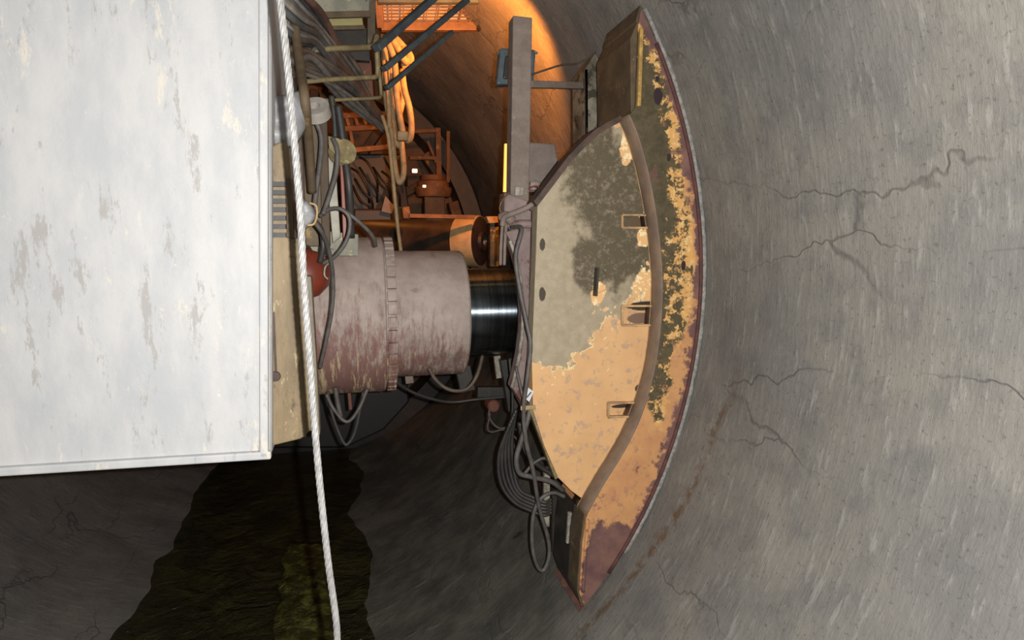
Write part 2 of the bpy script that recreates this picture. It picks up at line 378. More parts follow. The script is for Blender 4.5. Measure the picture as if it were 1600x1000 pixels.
def floating_sheet():
    m = Mat('olive_film', rough=.12); m.color(m.mix(m.step(m.noise(9, 5, .6), .55, .1), (58, 58, 28), (104, 104, 50)))
    m.bump(m.noise(16, 5, .6, dist=1.5), 1., .03)
    bm = B(); n = 26; a, b, c_, d = [CAM+ray(x, y)*((.19-CAM.z)/ray(x, y).z) for x, y in ((418, 1040), (528, 1030), (505, 850), (452, 842))]
    g = []
    for j in range(n+1):
        row = []
        for i in range(n+1):
            p = a.lerp(b, i/n).lerp(d.lerp(c_, i/n), j/n); q = p*4
            e = min(i, n-i, j, n-j)/n
            row.append(bm.verts.new(p+Vector((.06*mnoise.noise(q), .06*mnoise.noise(q+Vector((5, 0, 0))), .09*abs(mnoise.noise(q*1.5))*min(1, e*6)))))
        g.append(row)
    for j in range(n):
        for i in range(n): bm.faces.new((g[j][i], g[j][i+1], g[j+1][i+1], g[j+1][i]))
    o = obj('crumpled_film', bm, m.m, smooth=True); md = o.modifiers.new('thick', 'SOLIDIFY'); md.thickness = .004
    tag(o, 'crumpled olive-green film glinting on the oily water, bottom left', 'plastic film')
floating_sheet()

# ================================================================== GRIPPER SHOE (largest)
Y1, Y2 = 2.77, 2.89
shoe = thing('gripper_shoe', 'huge curved steel gripper shoe with flaking orange paint pressed against the rock', 'gripper shoe', SHOE)
def circ(z, R): return TC.x + math.sqrt(max(R*R-(z-TC.z)**2, 0))
inner_px = [(985, 178), (1000, 215), (1015, 270), (1027, 335), (1034, 395), (1037, 450), (1033, 520), (1023, 585), (1003, 650), (976, 706), (945, 756), (917, 806)]
outer = []
top = at(1003, 14, Y1); bot = at(925, 955, Y1)
for i in range(61):
    z = top.z+(bot.z-top.z)*i/60; outer.append(Vector((circ(z, TR-.012), Y1, z)))
inner = spline([at(x, y, Y1) for x, y in inner_px], 6)
strip_poly = [at(998, 36, Y1)] + outer + [at(912, 948, Y1), at(905, 925, Y1), at(910, 850, Y1)] + inner[::-1] + [at(993, 168, Y1)]
bm = B(); prism(bm, strip_poly, (0, .40, 0)); obj('pad', bm, STRIP, shoe, bevel=.006)
# chord flanges (the left facing side plates), raised welded ribs
bm = B(); prism(bm, [at(996, 34, Y1+.012), at(1000, 60, Y1+.012), at(997, 166, Y1+.012), at(986, 178, Y1+.012), at(985, 60, Y1+.012)], (0, .42, 0)); obj('chord_plate', bm, OLIVE_STEEL, shoe, bevel=.004)
bm = B(); a = at(945, 62, 3.17); b = at(947, 205, 3.17); prism(bm, [a, b, at(996, 176, Y1+.02), at(997, 36, Y1+.02)], (.03, .0, 0)); obj('side_plate', bm, OLIVE_STEEL, shoe)
bm = B(); tp = [at(997, 37, Y1+.012), at(1004, 12, Y1+.012)]; prism(bm, tp+[v+Vector((-.012, 0, .010)) for v in tp[::-1]], (0, .40, 0)); obj('cap_plate', bm, OLIVE_STEEL, shoe)
bm = B(); prism(bm, [at(944, 66, 3.16), at(984, 12, 3.16), at(1004, 14, Y1+.03), at(998, 36, Y1+.012)], (.03, .02, .0)); obj('cap_plate', bm, simple('brown_cap_steel', (112, 84, 54), (92, 70, 48), 9, .7), shoe)
sp = [at(916, 806, Y1), at(910, 850, Y1), at(905, 925, Y1), at(912, 948, Y1)]; dx = Vector((-.008, 0, 0))
for y0, y1, mt in ((.012, .14, OLIVE_STEEL), (.15, .40, DARK_STEEL)):
    bm = B(); prism(bm, [v+Vector((0, y0, 0)) for v in sp]+[v+dx+Vector((0, y0, 0)) for v in sp[::-1]], (0, y1-y0, 0)); obj('side_plate', bm, mt, shoe)
bm = B(); bar(bm, at(1002, 44, Y1-.008), at(998, 166, Y1-.008), .018, .018); obj('weld_rib', bm, simple('yellow_weld', (196, 158, 84), (150, 116, 62), 30, .6), shoe, bevel=.004)
bm = B(); tube(bm, [at(918, 812, Y1-.002), at(915, 860, Y1-.002), at(911, 925, Y1-.002)], .010, 8); obj('weld_rib', bm, STRIP, shoe, smooth=True)
# rust lip along the rock side
bm = B(); pts = [Vector((circ(p.z, TR-.014), Y1-.004, p.z)) for p in outer[3:-4]]; tube(bm, pts, .010, 8, 1, smoothpath=False)
obj('edge_lip', bm, simple('dark_red_rust', (92, 52, 44), (66, 42, 42), 20, .75), shoe, smooth=True)
# inner wall band between pad and web
bm = B()
bandc = simple('mauve_brown_band', (124, 102, 82), (104, 86, 72), 9, .65)
P0 = inner; n = len(P0)
for i in range(n-1):
    a, b = P0[i], P0[i+1]
    vs = [bm.verts.new(v) for v in (a+Vector((-.003, .004, 0)), b+Vector((-.003, .004, 0)), b+Vector((-.003, .2, 0)), a+Vector((-.003, .2, 0)))]
    bm.faces.new(vs)
bmesh.ops.remove_doubles(bm, verts=bm.verts, dist=1e-4)
o = obj('inner_wall', bm, bandc, shoe, smooth=True); md = o.modifiers.new('thick', 'SOLIDIFY'); md.thickness = .012; md.offset = 0
bm = B(); tube(bm, [p+Vector((-.006, Y2-Y1-.002, 0)) for p in inner], .005, 6, 1, smoothpath=False); obj('weld_bead', bm, simple('cream_weld', (206, 172, 124), (150, 120, 90), 14, .6), shoe, smooth=True)
# web plate with three pockets
web_out = [(840, 322), (866, 288), (893, 252), (914, 230), (935, 210), (955, 198), (975, 188)]
right = [(x-18+4, y) for x, y in inner_px]
def webp(l): return [at(x, y, Y2) for x, y in l]
r_in = [p+Vector((.03, Y2-Y1, 0)) for p in inner]
web_poly = webp(web_out) + r_in + webp([(914, 782), (893, 767), (872, 746), (850, 695), (833, 641), (831, 560), (836, 450), (839, 380)])
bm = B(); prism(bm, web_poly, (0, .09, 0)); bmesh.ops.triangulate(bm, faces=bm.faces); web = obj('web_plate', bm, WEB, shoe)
def cut(o, x0, y0, x1, y1):
    a = at(x0, y0, Y2); b = at(x1, y1, Y2)
    cb = B(); box(cb, ((a.x+b.x)/2, Y2, (a.z+b.z)/2), (abs(b.x-a.x), .11, abs(a.z-b.z)))
    me = bpy.data.meshes.new('cut'); bmesh.ops.translate(cb, verts=cb.verts, vec=-W[shoe.name]); cb.to_mesh(me); cb.free()
    return me
FRAMEM = simple('pocket_frame_paint', (206, 166, 116), (150, 122, 92), 16, .6, spots=[((92, 74, 54), .6, 12)])
pockets = [(972, 336, 1024, 356), (972, 478, 1026, 508), (950, 629, 992, 651)]
for a in pockets:
    me = cut(web, *a); c = bpy.data.objects.new('cutter', me); col.objects.link(c); c.location = W[shoe.name]
    bpy.context.view_layer.update()
    m = web.modifiers.new('pocket', 'BOOLEAN'); m.object = c; m.operation = 'DIFFERENCE'; m.solver = 'EXACT'
bpy.context.view_layer.update()
dg = bpy.context.evaluated_depsgraph_get(); me2 = bpy.data.meshes.new_from_object(web.evaluated_get(dg))
web.modifiers.clear(); web.data = me2
for o in [o for o in bpy.data.objects if o.name.startswith('cutter')]: bpy.data.objects.remove(o)
for (x0, y0, x1, y1) in pockets:                      # thin raised frames round the pockets, lit edges put into their lighter paint
    bm = B(); Yf = Y2-.008
    for p, q in (((x0, y0), (x1, y0)), ((x0, y0), (x0, y1)), ((x0, y1), (x1, y1))): bar(bm, at(*p, Yf), at(*q, Yf), .011, .018, up=(0, 1, 0))
    obj('pocket_frame', bm, FRAMEM, shoe, bevel=.003)
bm = B(); prism(bm, [at(930, 420, Y2-.0), at(944, 424, Y2-.0), at(945, 452, Y2), at(928, 460, Y2)], (0, -.03, 0)); obj('lifting_lug', bm, WEB, shoe, bevel=.008)
bm = B(); prism(bm, [at(929, 418, Y2-.0), at(932, 418, Y2), at(929, 462, Y2), at(926, 462, Y2)], (0, -.04, 0)); obj('lug_rib', bm, DARK_STEEL, shoe)
# dark capping bars on the sloping upper left edge of the web
bm = B(); wo = [at(x, y, Y2-.006) for x, y in web_out]; off = [Vector((-.018, 0, .022))]*len(wo); prism(bm, wo+[v+d for v, d in zip(wo[::-1], off)], (0, .13, 0)); obj('top_flange', bm, EDGE_STEEL, shoe)
bm = B(); bar(bm, at(836, 325, Y2+.1), at(829, 640, Y2+.1), .012, .10, up=(0, 1, 0)); obj('edge_flange', bm, simple('mauve_edge', (112, 92, 90), (90, 74, 70), 10, .6), shoe)
bm = B(); bar(bm, at(826, 632, Y2+.04), at(868, 745, Y2+.04), .02, .05, up=(0, 1, 0)); obj('lower_edge_flange', bm, YEL, shoe)
# swivel pad behind the web: curved pink-grey flange seen edge on
CS = 3.78/3.45; CY, CZ = 3.78, at(760, 487, 3.78).z
org = Vector((0, CY, CZ))
Xp = at(809, 487, CY).x
bm = B(); lathe(bm, [(Xp, .33), (Xp, .48), (Xp+.02, .58), (Xp+.06, .625), (Xp+.10, .64), (Xp+.2, .64), (Xp+.2, .33), (Xp, .33)], org, (1, 0, 0), 96)
obj('swivel_flange', bm, PINKISH, shoe, smooth='auto')
bm = B(); lathe(bm, [(Xp-.03, .27), (Xp-.045, .33), (Xp-.03, .39), (Xp+.02, .41), (Xp+.1, .41), (Xp+.1, .27), (Xp-.03, .27)], org, (1, 0, 0), 96)
obj('socket_collar', bm, DARK_STEEL, shoe, smooth='auto')
bm = B(); box(bm, (Xp+.42, CY+.1, CZ+.1), (.5, .6, .9)); obj('hub_block', bm, DARK_STEEL, shoe, bevel=.02)

bm = B(); pts = [Vector((circ(p.z, TR+.004), Y1-.004, p.z)) for p in outer[:-6]]
tube(bm, pts, .013, 8, 1, smoothpath=False, radf=lambda a, s_: .012+.006*mnoise.noise(Vector((math.cos(a), math.sin(a), s_*25))))
tag(obj('crushed_rock', bm, simple('pale_rock_dust', (150, 148, 142), (112, 110, 106), 50, .8), smooth=True), 'pale line of crushed rock dust where the shoe grips the wall', 'rock dust', kind='stuff')
# rear half of the shoe, seen past the mast
rs = thing('gripper_shoe', 'second shoe section, dark with a stained cream front face, behind the big orange shoe', 'gripper shoe', at(905, 780, 3.6))
Yr = 3.42
def rx(px, py): return at(px, py, Yr)
bm = B(); prism(bm, [rx(913, 110), rx(929, 84), rx(948, 95), rx(958, 190), rx(958, 330), rx(913, 330)], (0, .2, 0)); obj('front_face', bm, simple('stained_cream_steel', (146, 140, 122), (96, 90, 76), 7, .65, spots=[((62, 56, 44), .55, 12)]), rs, bevel=.004)
bm = B(); prism(bm, [at(893, 130, 3.66), at(893, 290, 3.66), at(914, 290, Yr), at(913, 108, Yr)], (.02, 0, 0)); obj('side_plate', bm, simple('rust_dark_side', (84, 58, 44), (62, 48, 38), 6, .7), rs)
bm = B(); prism(bm, [at(893, 132, 3.66), at(913, 110, Yr), at(930, 84, Yr), at(912, 96, 3.66)], (.02, .01, 0)); obj('cap_plate', bm, OLIVE_STEEL, rs)
# lower dark red and striped parts of that section
bm = B(); prism(bm, [at(858, 778, 3.5), at(884, 770, 3.5), at(884, 868, 3.5), at(862, 850, 3.5)], (0, .3, 0)); obj('lower_block', bm, simple('dark_red_flaked', (62, 44, 40), (44, 36, 34), 9, .5, spots=[((120, 66, 52), .62, 20), ((170, 160, 150), .7, 40)]), rs, bevel=.005)
bm = B(); bar(bm, at(866, 765, 3.3), at(866, 860, 3.3), .035, .035, up=(0, 1, 0)); obj('lower_bar', bm, DARK_STEEL, rs)

# leaning white-splashed bars at the lower left of the shoe
bm = B(); bar(bm, at(854, 730, 3.25), at(853, 822, 3.25), .035, .03, up=(0, 1, 0)); tag(obj('flat_bar', bm, STRIPEW, bevel=.003), 'upright flat bar splashed chalky white below the shoe corner', 'bar')
bm = B(); bar(bm, at(893, 800, 2.95), at(890, 848, 2.95), .04, .02, up=(0, 1, 0)); tag(obj('hinge_plate', bm, STRIPEW, bevel=.003), 'small chalky plate on the dark side of the shoe tip', 'plate')

# ================================================================== GRIPPER CYLINDER
cy = thing('gripper_cylinder', 'large grey-mauve hydraulic cylinder in front, with scraped maroon paint and chrome rod', 'hydraulic cylinder', (.2, CY, CZ-.42))
GB = barrel_mat('mauve_barrel_paint', W[cy.name]-Vector((0, 0, 0)))
def cyl_mat_shift(): pass
xe = at(720, 487, CY).x; xf = at(609, 487, CY).x; xl = at(440, 487, CY).x
# barrel, local z=0 must be the axis for the scrape mask, so this thing's empty sits on the axis
cy.location = (.2, CY, CZ); W[cy.name] = Vector((.2, CY, CZ))
bm = B(); lathe(bm, [(xf-.02, .2), (xf-.02, .345*CS), (xe-.01, .345*CS), (xe, .337*CS), (xe, .25), (xe-.1, .25)], org, (1, 0, 0), 128); obj('barrel', bm, GB, cy, smooth='auto')
bm = B(); lathe(bm, [(xl, .2), (xl, .418*CS), (xf-.045, .418*CS), (xf-.04, .414*CS), (xf-.04, .2)], org, (1, 0, 0), 128); obj('flange_barrel', bm, GB, cy, smooth='auto')
bm = B(); lathe(bm, [(xf-.038, .2), (xf-.038, .398*CS), (xf+.012, .398*CS), (xf+.012, .2)], org, (1, 0, 0), 128); ring = obj('bolt_ring', bm, GB, cy, smooth='auto')
NB = 40
for k in range(NB):
    a = 2*PI*k/NB
    R = Matrix.Rotation(a, 3, 'X'); c = org+Vector((xf-.006, 0, 0))+R @ Vector((0, 0, .405*CS))
    bm = B(); box(bm, c, (.05, .056, .03), R); obj('bolt_block', bm, GB, ring, bevel=.004)
xr = at(800, 487, CY).x
bm = B(); lathe(bm, [(xe-.15, .05), (xe-.15, .243*CS), (Xp, .243*CS), (Xp, .05)], org, (1, 0, 0), 160); obj('chrome_rod', bm, CHROME, cy, smooth='auto', label='polished dark chrome rod')
bm = B(); lathe(bm, [(xe-.02, .238*CS), (xe-.02, .262*CS), (xe+.012, .262*CS), (xe+.012, .238*CS)], org, (1, 0, 0), 128); obj('rod_seal', bm, DARK_STEEL, cy, smooth='auto')
# red end cap of an accumulator in front of the carrier side
cc = at(476, 428, 2.98)
bm = B(); lathe(bm, [(-.2, .0), (-.2, .12), (0, .12), (.06, .1), (.1, .06), (.115, 0)], cc, (1, -.25, 0), 48)
e = thing('accumulator', 'orange-red rounded pressure vessel end behind the wire rope', 'pressure vessel', cc)
obj('vessel', bm, REDCAP, e, smooth=True)
bm = B(); lathe(bm, [(-.02, .12), (-.02, .132), (.015, .132), (.015, .12)], cc, (1, -.25, 0), 48); obj('band', bm, EDGE_STEEL, e, smooth='auto')
bm = B(); tube(bm, [at(513, 412, 2.86), at(508, 418, 2.84), at(507, 430, 2.84), at(512, 436, 2.85)], .004, 6); obj('handle', bm, STRIPEW, e, smooth=True)

# second cylinder in the distance
c2 = at(752, 377, 5.3); ax = Vector((.835, -.55, 0)).normalized()
t2 = thing('thrust_cylinder', 'dark shiny cylinder with an orange-lit end ring, behind the big grey cylinder', 'hydraulic cylinder', c2)
bm = B(); lathe(bm, [(-1.2, .0), (-1.2, .20), (-.22, .20), (-.2, .215)], c2, ax, 64)
obj('barrel', bm, simple('oily_brown_barrel', (70, 56, 46), (42, 36, 32), 4, .42), t2, smooth='auto')
bm = B(); lathe(bm, [(-.2, .215), (-.02, .222), (-.005, .216), (-.005, .2)], c2, ax, 64); obj('end_ring', bm, simple('cream_ring_paint', (176, 152, 112), (150, 128, 92), 8, .5), t2, smooth='auto')
bm = B(); lathe(bm, [(-.004, .212), (.004, .2), (.004, .0)], c2, ax, 64); lathe(bm, [(-.015, .09), (.03, .08), (.03, .05), (.0, .04), (.0, 0)], c2, ax, 48); obj('end_face', bm, simple('dark_end_face', (52, 44, 42), (36, 30, 32), 6, .35), t2, smooth='auto')
bm = B(); prism(bm, [at(640, 334, 5.0), at(742, 336, 5.0), at(742, 342, 5.0), at(640, 340, 5.0)], (0, .06, 0)); obj('top_rail', bm, RUSTY, t2)
bk = thing('cylinder_bracket', 'yellow-spotted bracket plates right of the distant cylinder end', 'bracket', at(772, 415, 5.0))
bm = B(); prism(bm, [at(760, 338, 5.0), at(778, 338, 5.0), at(779, 348, 5.0), at(764, 349, 5.0)], (0, .1, 0)); obj('tip_plate', bm, ORANGE_HOSE, bk, bevel=.004)
bm = B(); prism(bm, [at(766, 349, 5.05), at(779, 349, 5.05), at(780, 416, 5.05), at(766, 416, 5.05)], (0, .08, 0)); obj('plate', bm, simple('mustard_spotted', (84, 70, 36), (40, 34, 26), 12, .6, spots=[((150, 132, 50), .6, 9)]), bk)

# ================================================================== MAST, FLOODLIGHT, BOX
YM = 3.2
ms = thing('steel_post', 'upright dusty grey square steel post carrying the floodlight', 'post', at(812, 345, YM))
bm = B(); bar(bm, at(813, 31, YM), at(808, 345, YM), .1, .1, up=(0, 1, 0)); obj('post', bm, DUSTY, ms, bevel=.006)
bm = B(); bar(bm, at(828, 132, YM), at(908, 134, YM+.25), .035, .035); obj('arm', bm, DUSTY, ms, bevel=.003)
bm = B(); box(bm, at(811, 299, YM-.055), (.045, .02, .045)); jb = obj('junction_box', bm, STRIPEW, ms, bevel=.004)
bm = B(); bar(bm, at(791, 225, YM+.1), at(789, 300, YM+.1), .018, .02, up=(0, 1, 0)); tag(obj('lamp_tube', bm, (lambda m: (m.color((255, 200, 90)), m.b.inputs['Emission Color'].__setattr__('default_value', lin((255, 190, 90))), m.b.inputs['Emission Strength'].__setattr__('default_value', .9), m.m)[-1])(Mat('lit_tube'))), 'thin glowing yellow lamp tube at the left edge of the post', 'lamp')
fl = thing('floodlight', 'blue-grey floodlight housing mounted behind the upright post', 'floodlight', at(808, 132, YM+.12))
bm = B(); prism(bm, [at(782, 74, YM+.12), at(838, 77, YM+.12), at(834, 131, YM+.12), at(776, 132, YM+.12)], (0, .07, 0)); obj('housing', bm, BLUEGREY, fl, bevel=.012)
bm = B(); prism(bm, [at(790, 86, YM+.11), at(830, 88, YM+.11), at(828, 122, YM+.11), at(786, 123, YM+.11)], (0, .02, 0)); obj('back_plate', bm, DARK_STEEL, fl, bevel=.01)
lens = Mat('lit_lens'); lens.b.inputs['Emission Color'].default_value = (1, .5, .12, 1); lens.b.inputs['Emission Strength'].default_value = 6
bm = B(); prism(bm, [at(788, 82, YM+.2), at(832, 84, YM+.2), at(829, 126, YM+.2), at(783, 127, YM+.2)], (0, .01, 0)); obj('lens', bm, lens.m, fl)
for q in (((783, 80), (776, 85)), ((834, 80), (840, 84))):
    bm = B(); tube(bm, [at(*q[0], YM+.11), at(*q[1], YM+.11)], .006, 6); obj('bracket_bolt', bm, BLUEGREY, fl)
bm = B(); tube(bm, px_path([(827, 118, 3.25), (850, 110, 3.3), (880, 101, 3.35), (903, 99, 3.4), (920, 90, 3.4), (932, 80, 3.4)]), .005, 8); tag(obj('lamp_cable', bm, RUBBER_B, smooth=True), 'thin cable from the floodlight over to the shoe section', 'cable')
gb = thing('equipment_box', 'grey speckled steel box standing behind the foot of the post', 'box', at(848, 285, 3.6))
bm = B(); prism(bm, [at(824, 222, 3.6), at(868, 224, 3.6), at(873, 252, 3.6), at(869, 300, 3.6), at(822, 300, 3.6)], (0, .25, 0)); obj('case', bm, GREYBOX, gb, bevel=.012)
bm = B(); box(bm, at(843, 291, 3.5), (.12, .03, .05)); obj('base_bracket', bm, STRIPEW, gb, bevel=.01)
# clamp head below the post
ch = thing('clamp_head', 'rust and mauve steel bracket between the post foot and the swivel flange', 'bracket', at(815, 420, 3.15))
bm = B(); prism(bm, [at(788, 300, 3.12), at(838, 318, 3.08), at(836, 360, 3.08), at(800, 362, 3.12), at(788, 350, 3.12)], (0, .12, 0)); obj('bracket_plate', bm, PINKISH, ch, bevel=.008)
bm = B(); tube(bm, px_path([(799, 352, 3.1), (815, 350, 3.06), (838, 351, 3.05)]), .022, 12); obj('spacer_pipe', bm, PINKISH, ch, smooth=True)
bm = B(); lathe(bm, [(-.01, .0), (-.01, .022), (.02, .022), (.02, 0)], at(832, 323, 3.04), (0, -1, 0), 24); obj('bolt', bm, RUSTY, ch, smooth='auto')
cp = thing('clevis_plate', 'pink-grey rusty plate with a round cut-out beside the chrome rod end', 'plate', at(822, 640, 3.1))
arc = [(790, 362), (797, 376), (804, 396), (811, 425), (815, 456), (817, 487), (816, 520), (812, 552), (806, 582), (800, 606)]
bm = B(); prism(bm, [at(x, y, 3.1) for x, y in [(840, 352), (838, 500), (832, 640), (822, 645), (812, 625)]+arc[::-1]], (0, .10, 0)); obj('plate', bm, simple('pink_grey_rust_patched', (136, 118, 114), (118, 100, 98), 7, .65, spots=[((100, 54, 42), .57, 7), ((172, 164, 154), .66, 22)]), cp, bevel=.005)
bm = B(); tube(bm, [at(x, y, 3.095) for x, y in arc[1:]], .010, 8); obj('bead', bm, STRIPEW, cp, smooth=True)
# hose along the sloping edge and into the elbow at left
bm = B(); tube(bm, px_path([(974, 186, 2.98), (930, 212, 2.96), (893, 246, 2.95), (862, 283, 2.94), (838, 314, 2.94), (818, 327, 2.95), (800, 334, 2.97), (788, 340, 3.0), (785, 352, 3.02)]), .014, 10); tag(obj('edge_hose', bm, DUSTY, smooth=True), 'dusty hose running down the sloping edge of the shoe to an elbow', 'hose')
bm = B(); tube(bm, px_path([(784, 340, 3.06), (790, 338, 3.04), (796, 341, 3.03), (800, 346, 3.03)]), .026, 12); tag(obj('hose_elbow', bm, DUSTY, smooth=True), 'short thick hose elbow left of the post foot', 'fitting')
for k, (x, lab) in enumerate(((783, 'left one of two thin upright pipes beside the rod end'), (789, 'right one of two thin upright pipes beside the rod end'))):
    bm = B(); tube(bm, px_path([(x+2, 350, 3.12), (x, 380, 3.12), (x-1, 414, 3.14)]), .0085, 10); tag(obj('thin_pipe', bm, DUSTY, smooth=True), lab, 'pipe')
bm = B(); tube(bm, px_path([(796, 300, 3.1), (784, 315, 3.1), (781, 328, 3.1), (786, 336, 3.1)]), .0045, 8); tag(obj('looped_wire', bm, RUSTY, smooth=True), 'rust-coloured thin wire looping beside the post foot', 'wire')
bm = B(); tube(bm, px_path([(826, 296, 3.1), (834, 291, 3.1), (842, 293, 3.1), (838, 303, 3.1)]), .004, 8); tag(obj('red_wire', bm, simple('red_wire', (150, 50, 46), (120, 40, 40), 20), smooth=True), 'thin red wire curling beside the small junction box', 'wire')

# ================================================================== HOSES AT THE SHOE'S LEFT EDGE
def hose(name, label, cat, path, r, mat, group=None, n=10):
    bm = B(); tube(bm, px_path(path), r, 12, n); o = obj(name, bm, mat, smooth=True); tag(o, label, cat, group); return o
hose('hydraulic_hose', 'grey hose running down the left edge of the shoe and through the strap', 'hose', [(800, 355, 3.0), (815, 358, 2.9), (806, 400, 2.88), (812, 450, 2.86), (824, 510, 2.84), (829, 540, 2.83), (824, 590, 2.83), (818, 640, 2.84), (822, 690, 2.86), (833, 735, 2.9), (842, 790, 2.95), (856, 840, 3.0), (858, 868, 3.0), (850, 890, 3.0), (840, 885, 3.0), (832, 855, 3.0), (832, 815, 3.0), (838, 790, 3.0), (850, 775, 3.0), (866, 770, 3.0), (882, 776, 3.0)], .0105, RUBBER)
hose('hydraulic_hose', 'grey hose swinging down left of the shoe then right towards its lower corner', 'hose', [(834, 600, 2.95), (826, 650, 2.92), (814, 690, 2.92), (807, 715, 2.92), (811, 738, 2.92), (830, 745, 2.92), (860, 752, 2.94), (880, 766, 2.97)], .013, RUBBER)
hose('hydraulic_hose', 'dark hose arching over the coil below the shoe corner', 'hose', [(818, 742, 3.05), (834, 724, 3.05), (850, 716, 3.05), (862, 724, 3.05), (868, 742, 3.05)], .009, RUBBER)
hose('hydraulic_hose', 'dark sagging hose from the shoe edge into the hose coil', 'hose', [(812, 660, 3.1), (820, 700, 3.1), (836, 722, 3.1), (858, 738, 3.1), (870, 745, 3.08)], .014, RUBBER_D)
for k in range(5):
    d = k*5
    hose('coiled_hose', ('innermost', 'second innermost', 'middle', 'second outermost', 'outermost')[k]+' dark hose turn of the untidy coil hanging below the shoe', 'hose', [(806-d*.4, 640+d, 3.2), (800-d, 690+d, 3.22), (803-d, 735+d, 3.22), (812-d*.4, 765+d, 3.2), (835, 778+d*1.1, 3.18), (852, 785+d, 3.16), (862, 780+d, 3.14)], .010, RUBBER_D, 'coil of dark hoses below the shoe')
hose('hydraulic_hose', 'long vertical dark hose left of the strap hanging towards the invert', 'hose', [(796, 560, 3.35), (801, 620, 3.35), (800, 680, 3.35), (808, 720, 3.35), (806, 770, 3.35)], .008, RUBBER_D)
hose('thin_pipe', 'thin pale rod slanting down behind the paper tag', 'rod', [(806, 572, 3.05), (815, 612, 3.0), (822, 636, 2.98)], .008, RUBBER)
hose('looped_cable', 'thin dark cable with a small loop hanging near the invert', 'cable', [(768, 630, 3.7), (764, 650, 3.7), (778, 668, 3.7), (800, 668, 3.7), (812, 676, 3.6)], .006, RUBBER)
hose('looped_cable', 'thin dark cable forming a square bend below the round drum', 'cable', [(766, 645, 3.75), (762, 668, 3.75), (768, 675, 3.75), (790, 672, 3.75), (812, 690, 3.7)], .006, RUBBER_B)
hose('hanging_hose', 'pale grey hose sagging in a loop below the chrome rod', 'hose', [(670, 575, 3.4), (680, 592, 3.4), (696, 606, 3.4), (715, 611, 3.4), (733, 605, 3.4), (746, 585, 3.4), (754, 556, 3.45)], .010, RUBBER_B)
hose('hanging_hose', 'long dark hose drooping across the tunnel behind the cylinder', 'hose', [(618, 596, 3.6), (650, 615, 3.65), (700, 628, 3.7), (745, 624, 3.7), (790, 620, 3.7)], .009, RUBBER_D)
hose('hanging_hose', 'dark hose loop hanging lowest under the stepped barrel', 'hose', [(512, 612, 3.4), (520, 650, 3.4), (536, 690, 3.4), (545, 692, 3.4), (556, 670, 3.4), (568, 612, 3.4)], .009, RUBBER_D)
hose('hanging_hose', 'dark hose loop hanging higher under the stepped barrel', 'hose', [(510, 616, 3.3), (522, 640, 3.3), (542, 659, 3.3), (560, 640, 3.3), (574, 608, 3.3)], .009, RUBBER)
hose('hanging_hose', 'short dark hose hanging straight under the stepped barrel', 'hose', [(524, 605, 3.5), (528, 630, 3.5), (533, 652, 3.5)], .013, RUBBER)
bm = B(); box(bm, at(825, 637, 2.84), (.075, .012, .022)); tag(obj('hose_strap', bm, ORANGE_HOSE, bevel=.003), 'orange-cream strap clamping the hoses to the shoe edge', 'strap')
bm = B(); prism(bm, [at(823, 604, 2.87), at(834, 612, 2.87), at(827, 628, 2.87), at(816, 619, 2.88)][::1], (0, .002, 0))
tg = obj('paper_tag', bm, WHITE); tag(tg, 'small white paper tag tied to the hoses', 'tag')
bm = B(); prism(bm, [at(829, 612, 2.869), at(831, 613, 2.869), at(824, 622, 2.869), at(822, 621, 2.869)], (0, .001, 0)); obj('printed_line', bm, BLUEGREY, tg)
dr = thing('hose_drum', 'small round rust-red drum hanging under the rod', 'drum', at(769, 640, 3.75))
bm = B(); lathe(bm, [(-.05, 0), (-.05, .04), (.05, .04), (.06, .03), (.06, 0)], at(769, 632, 3.75), (0, -1, 0), 24); obj('drum', bm, REDOX, dr, smooth='auto')
# dark machinery under the rod end
us = thing('lower_linkage', 'dark greasy linkage beams below the chrome rod', 'machinery', at(775, 640, 3.95))
bm = B()
bar(bm, at(722, 572, 3.95), at(730, 610, 3.95), .08, .1); bar(bm, at(745, 612, 3.9), at(800, 612, 3.9), .06, .07)
obj('beam', bm, DARK_STEEL, us, bevel=.006)
bm = B(); bar(bm, at(790, 560, 3.8), at(802, 640, 3.8), .07, .08); obj('beam', bm, DARK_STEEL, us, bevel=.006)
bm = B(); bar(bm, at(776, 556, 3.85), at(780, 590, 3.85), .03, .04); obj('grease_pipe', bm, STRIPEW, us)
for nm, a, b, wd, mt, lab in (('support_bracket', (545, 606, 3.9), (548, 640, 3.9), .02, REDOX, 'thin red-brown stub hanging under the stepped barrel'), ('support_bracket', (638, 582, 3.9), (640, 598, 3.9), .05, DUSTY, 'small grey bracket under the smooth barrel')):
    bm = B(); bar(bm, at(*a), at(*b), wd); tag(obj(nm, bm, mt, bevel=.003), lab, 'bracket')

# ================================================================== LEFT: CARRIER AND HOUSING
YC = 2.42
ca = thing('gripper_carrier', 'scraped yellow-brown steel carrier plate at the left behind the wire rope', 'machine frame', at(440, 700, YC))
pp = [(425, 228), (436, 222), (447, 222), (452, 280), (456, 372), (466, 372), (475, 480), (482, 600), (486, 672), (470, 686), (425, 697)]
bm = B(); prism(bm, [at(380, 240, YC)] + [at(x, y, YC) for x, y in pp] + [at(380, 705, YC)], (0, .10, 0)); obj('side_plate', bm, PANEL, ca, bevel=.006)
bm = B(); prism(bm, [at(470, 430, YC+.13), at(486, 432, YC+.13), at(494, 560, YC+.13), at(500, 680, YC+.13), at(482, 672, YC+.13)], (0, .08, 0)); obj('backing_plate', bm, simple('grey_olive_plate', (126, 116, 98), (100, 92, 78), 10, .65), ca, bevel=.004)
bm = B(); bar(bm, at(455, 400, YC-.004), at(474, 682, YC-.004), .02, .012, up=(0, 1, 0)); obj('weld_seam', bm, PANEL, ca)
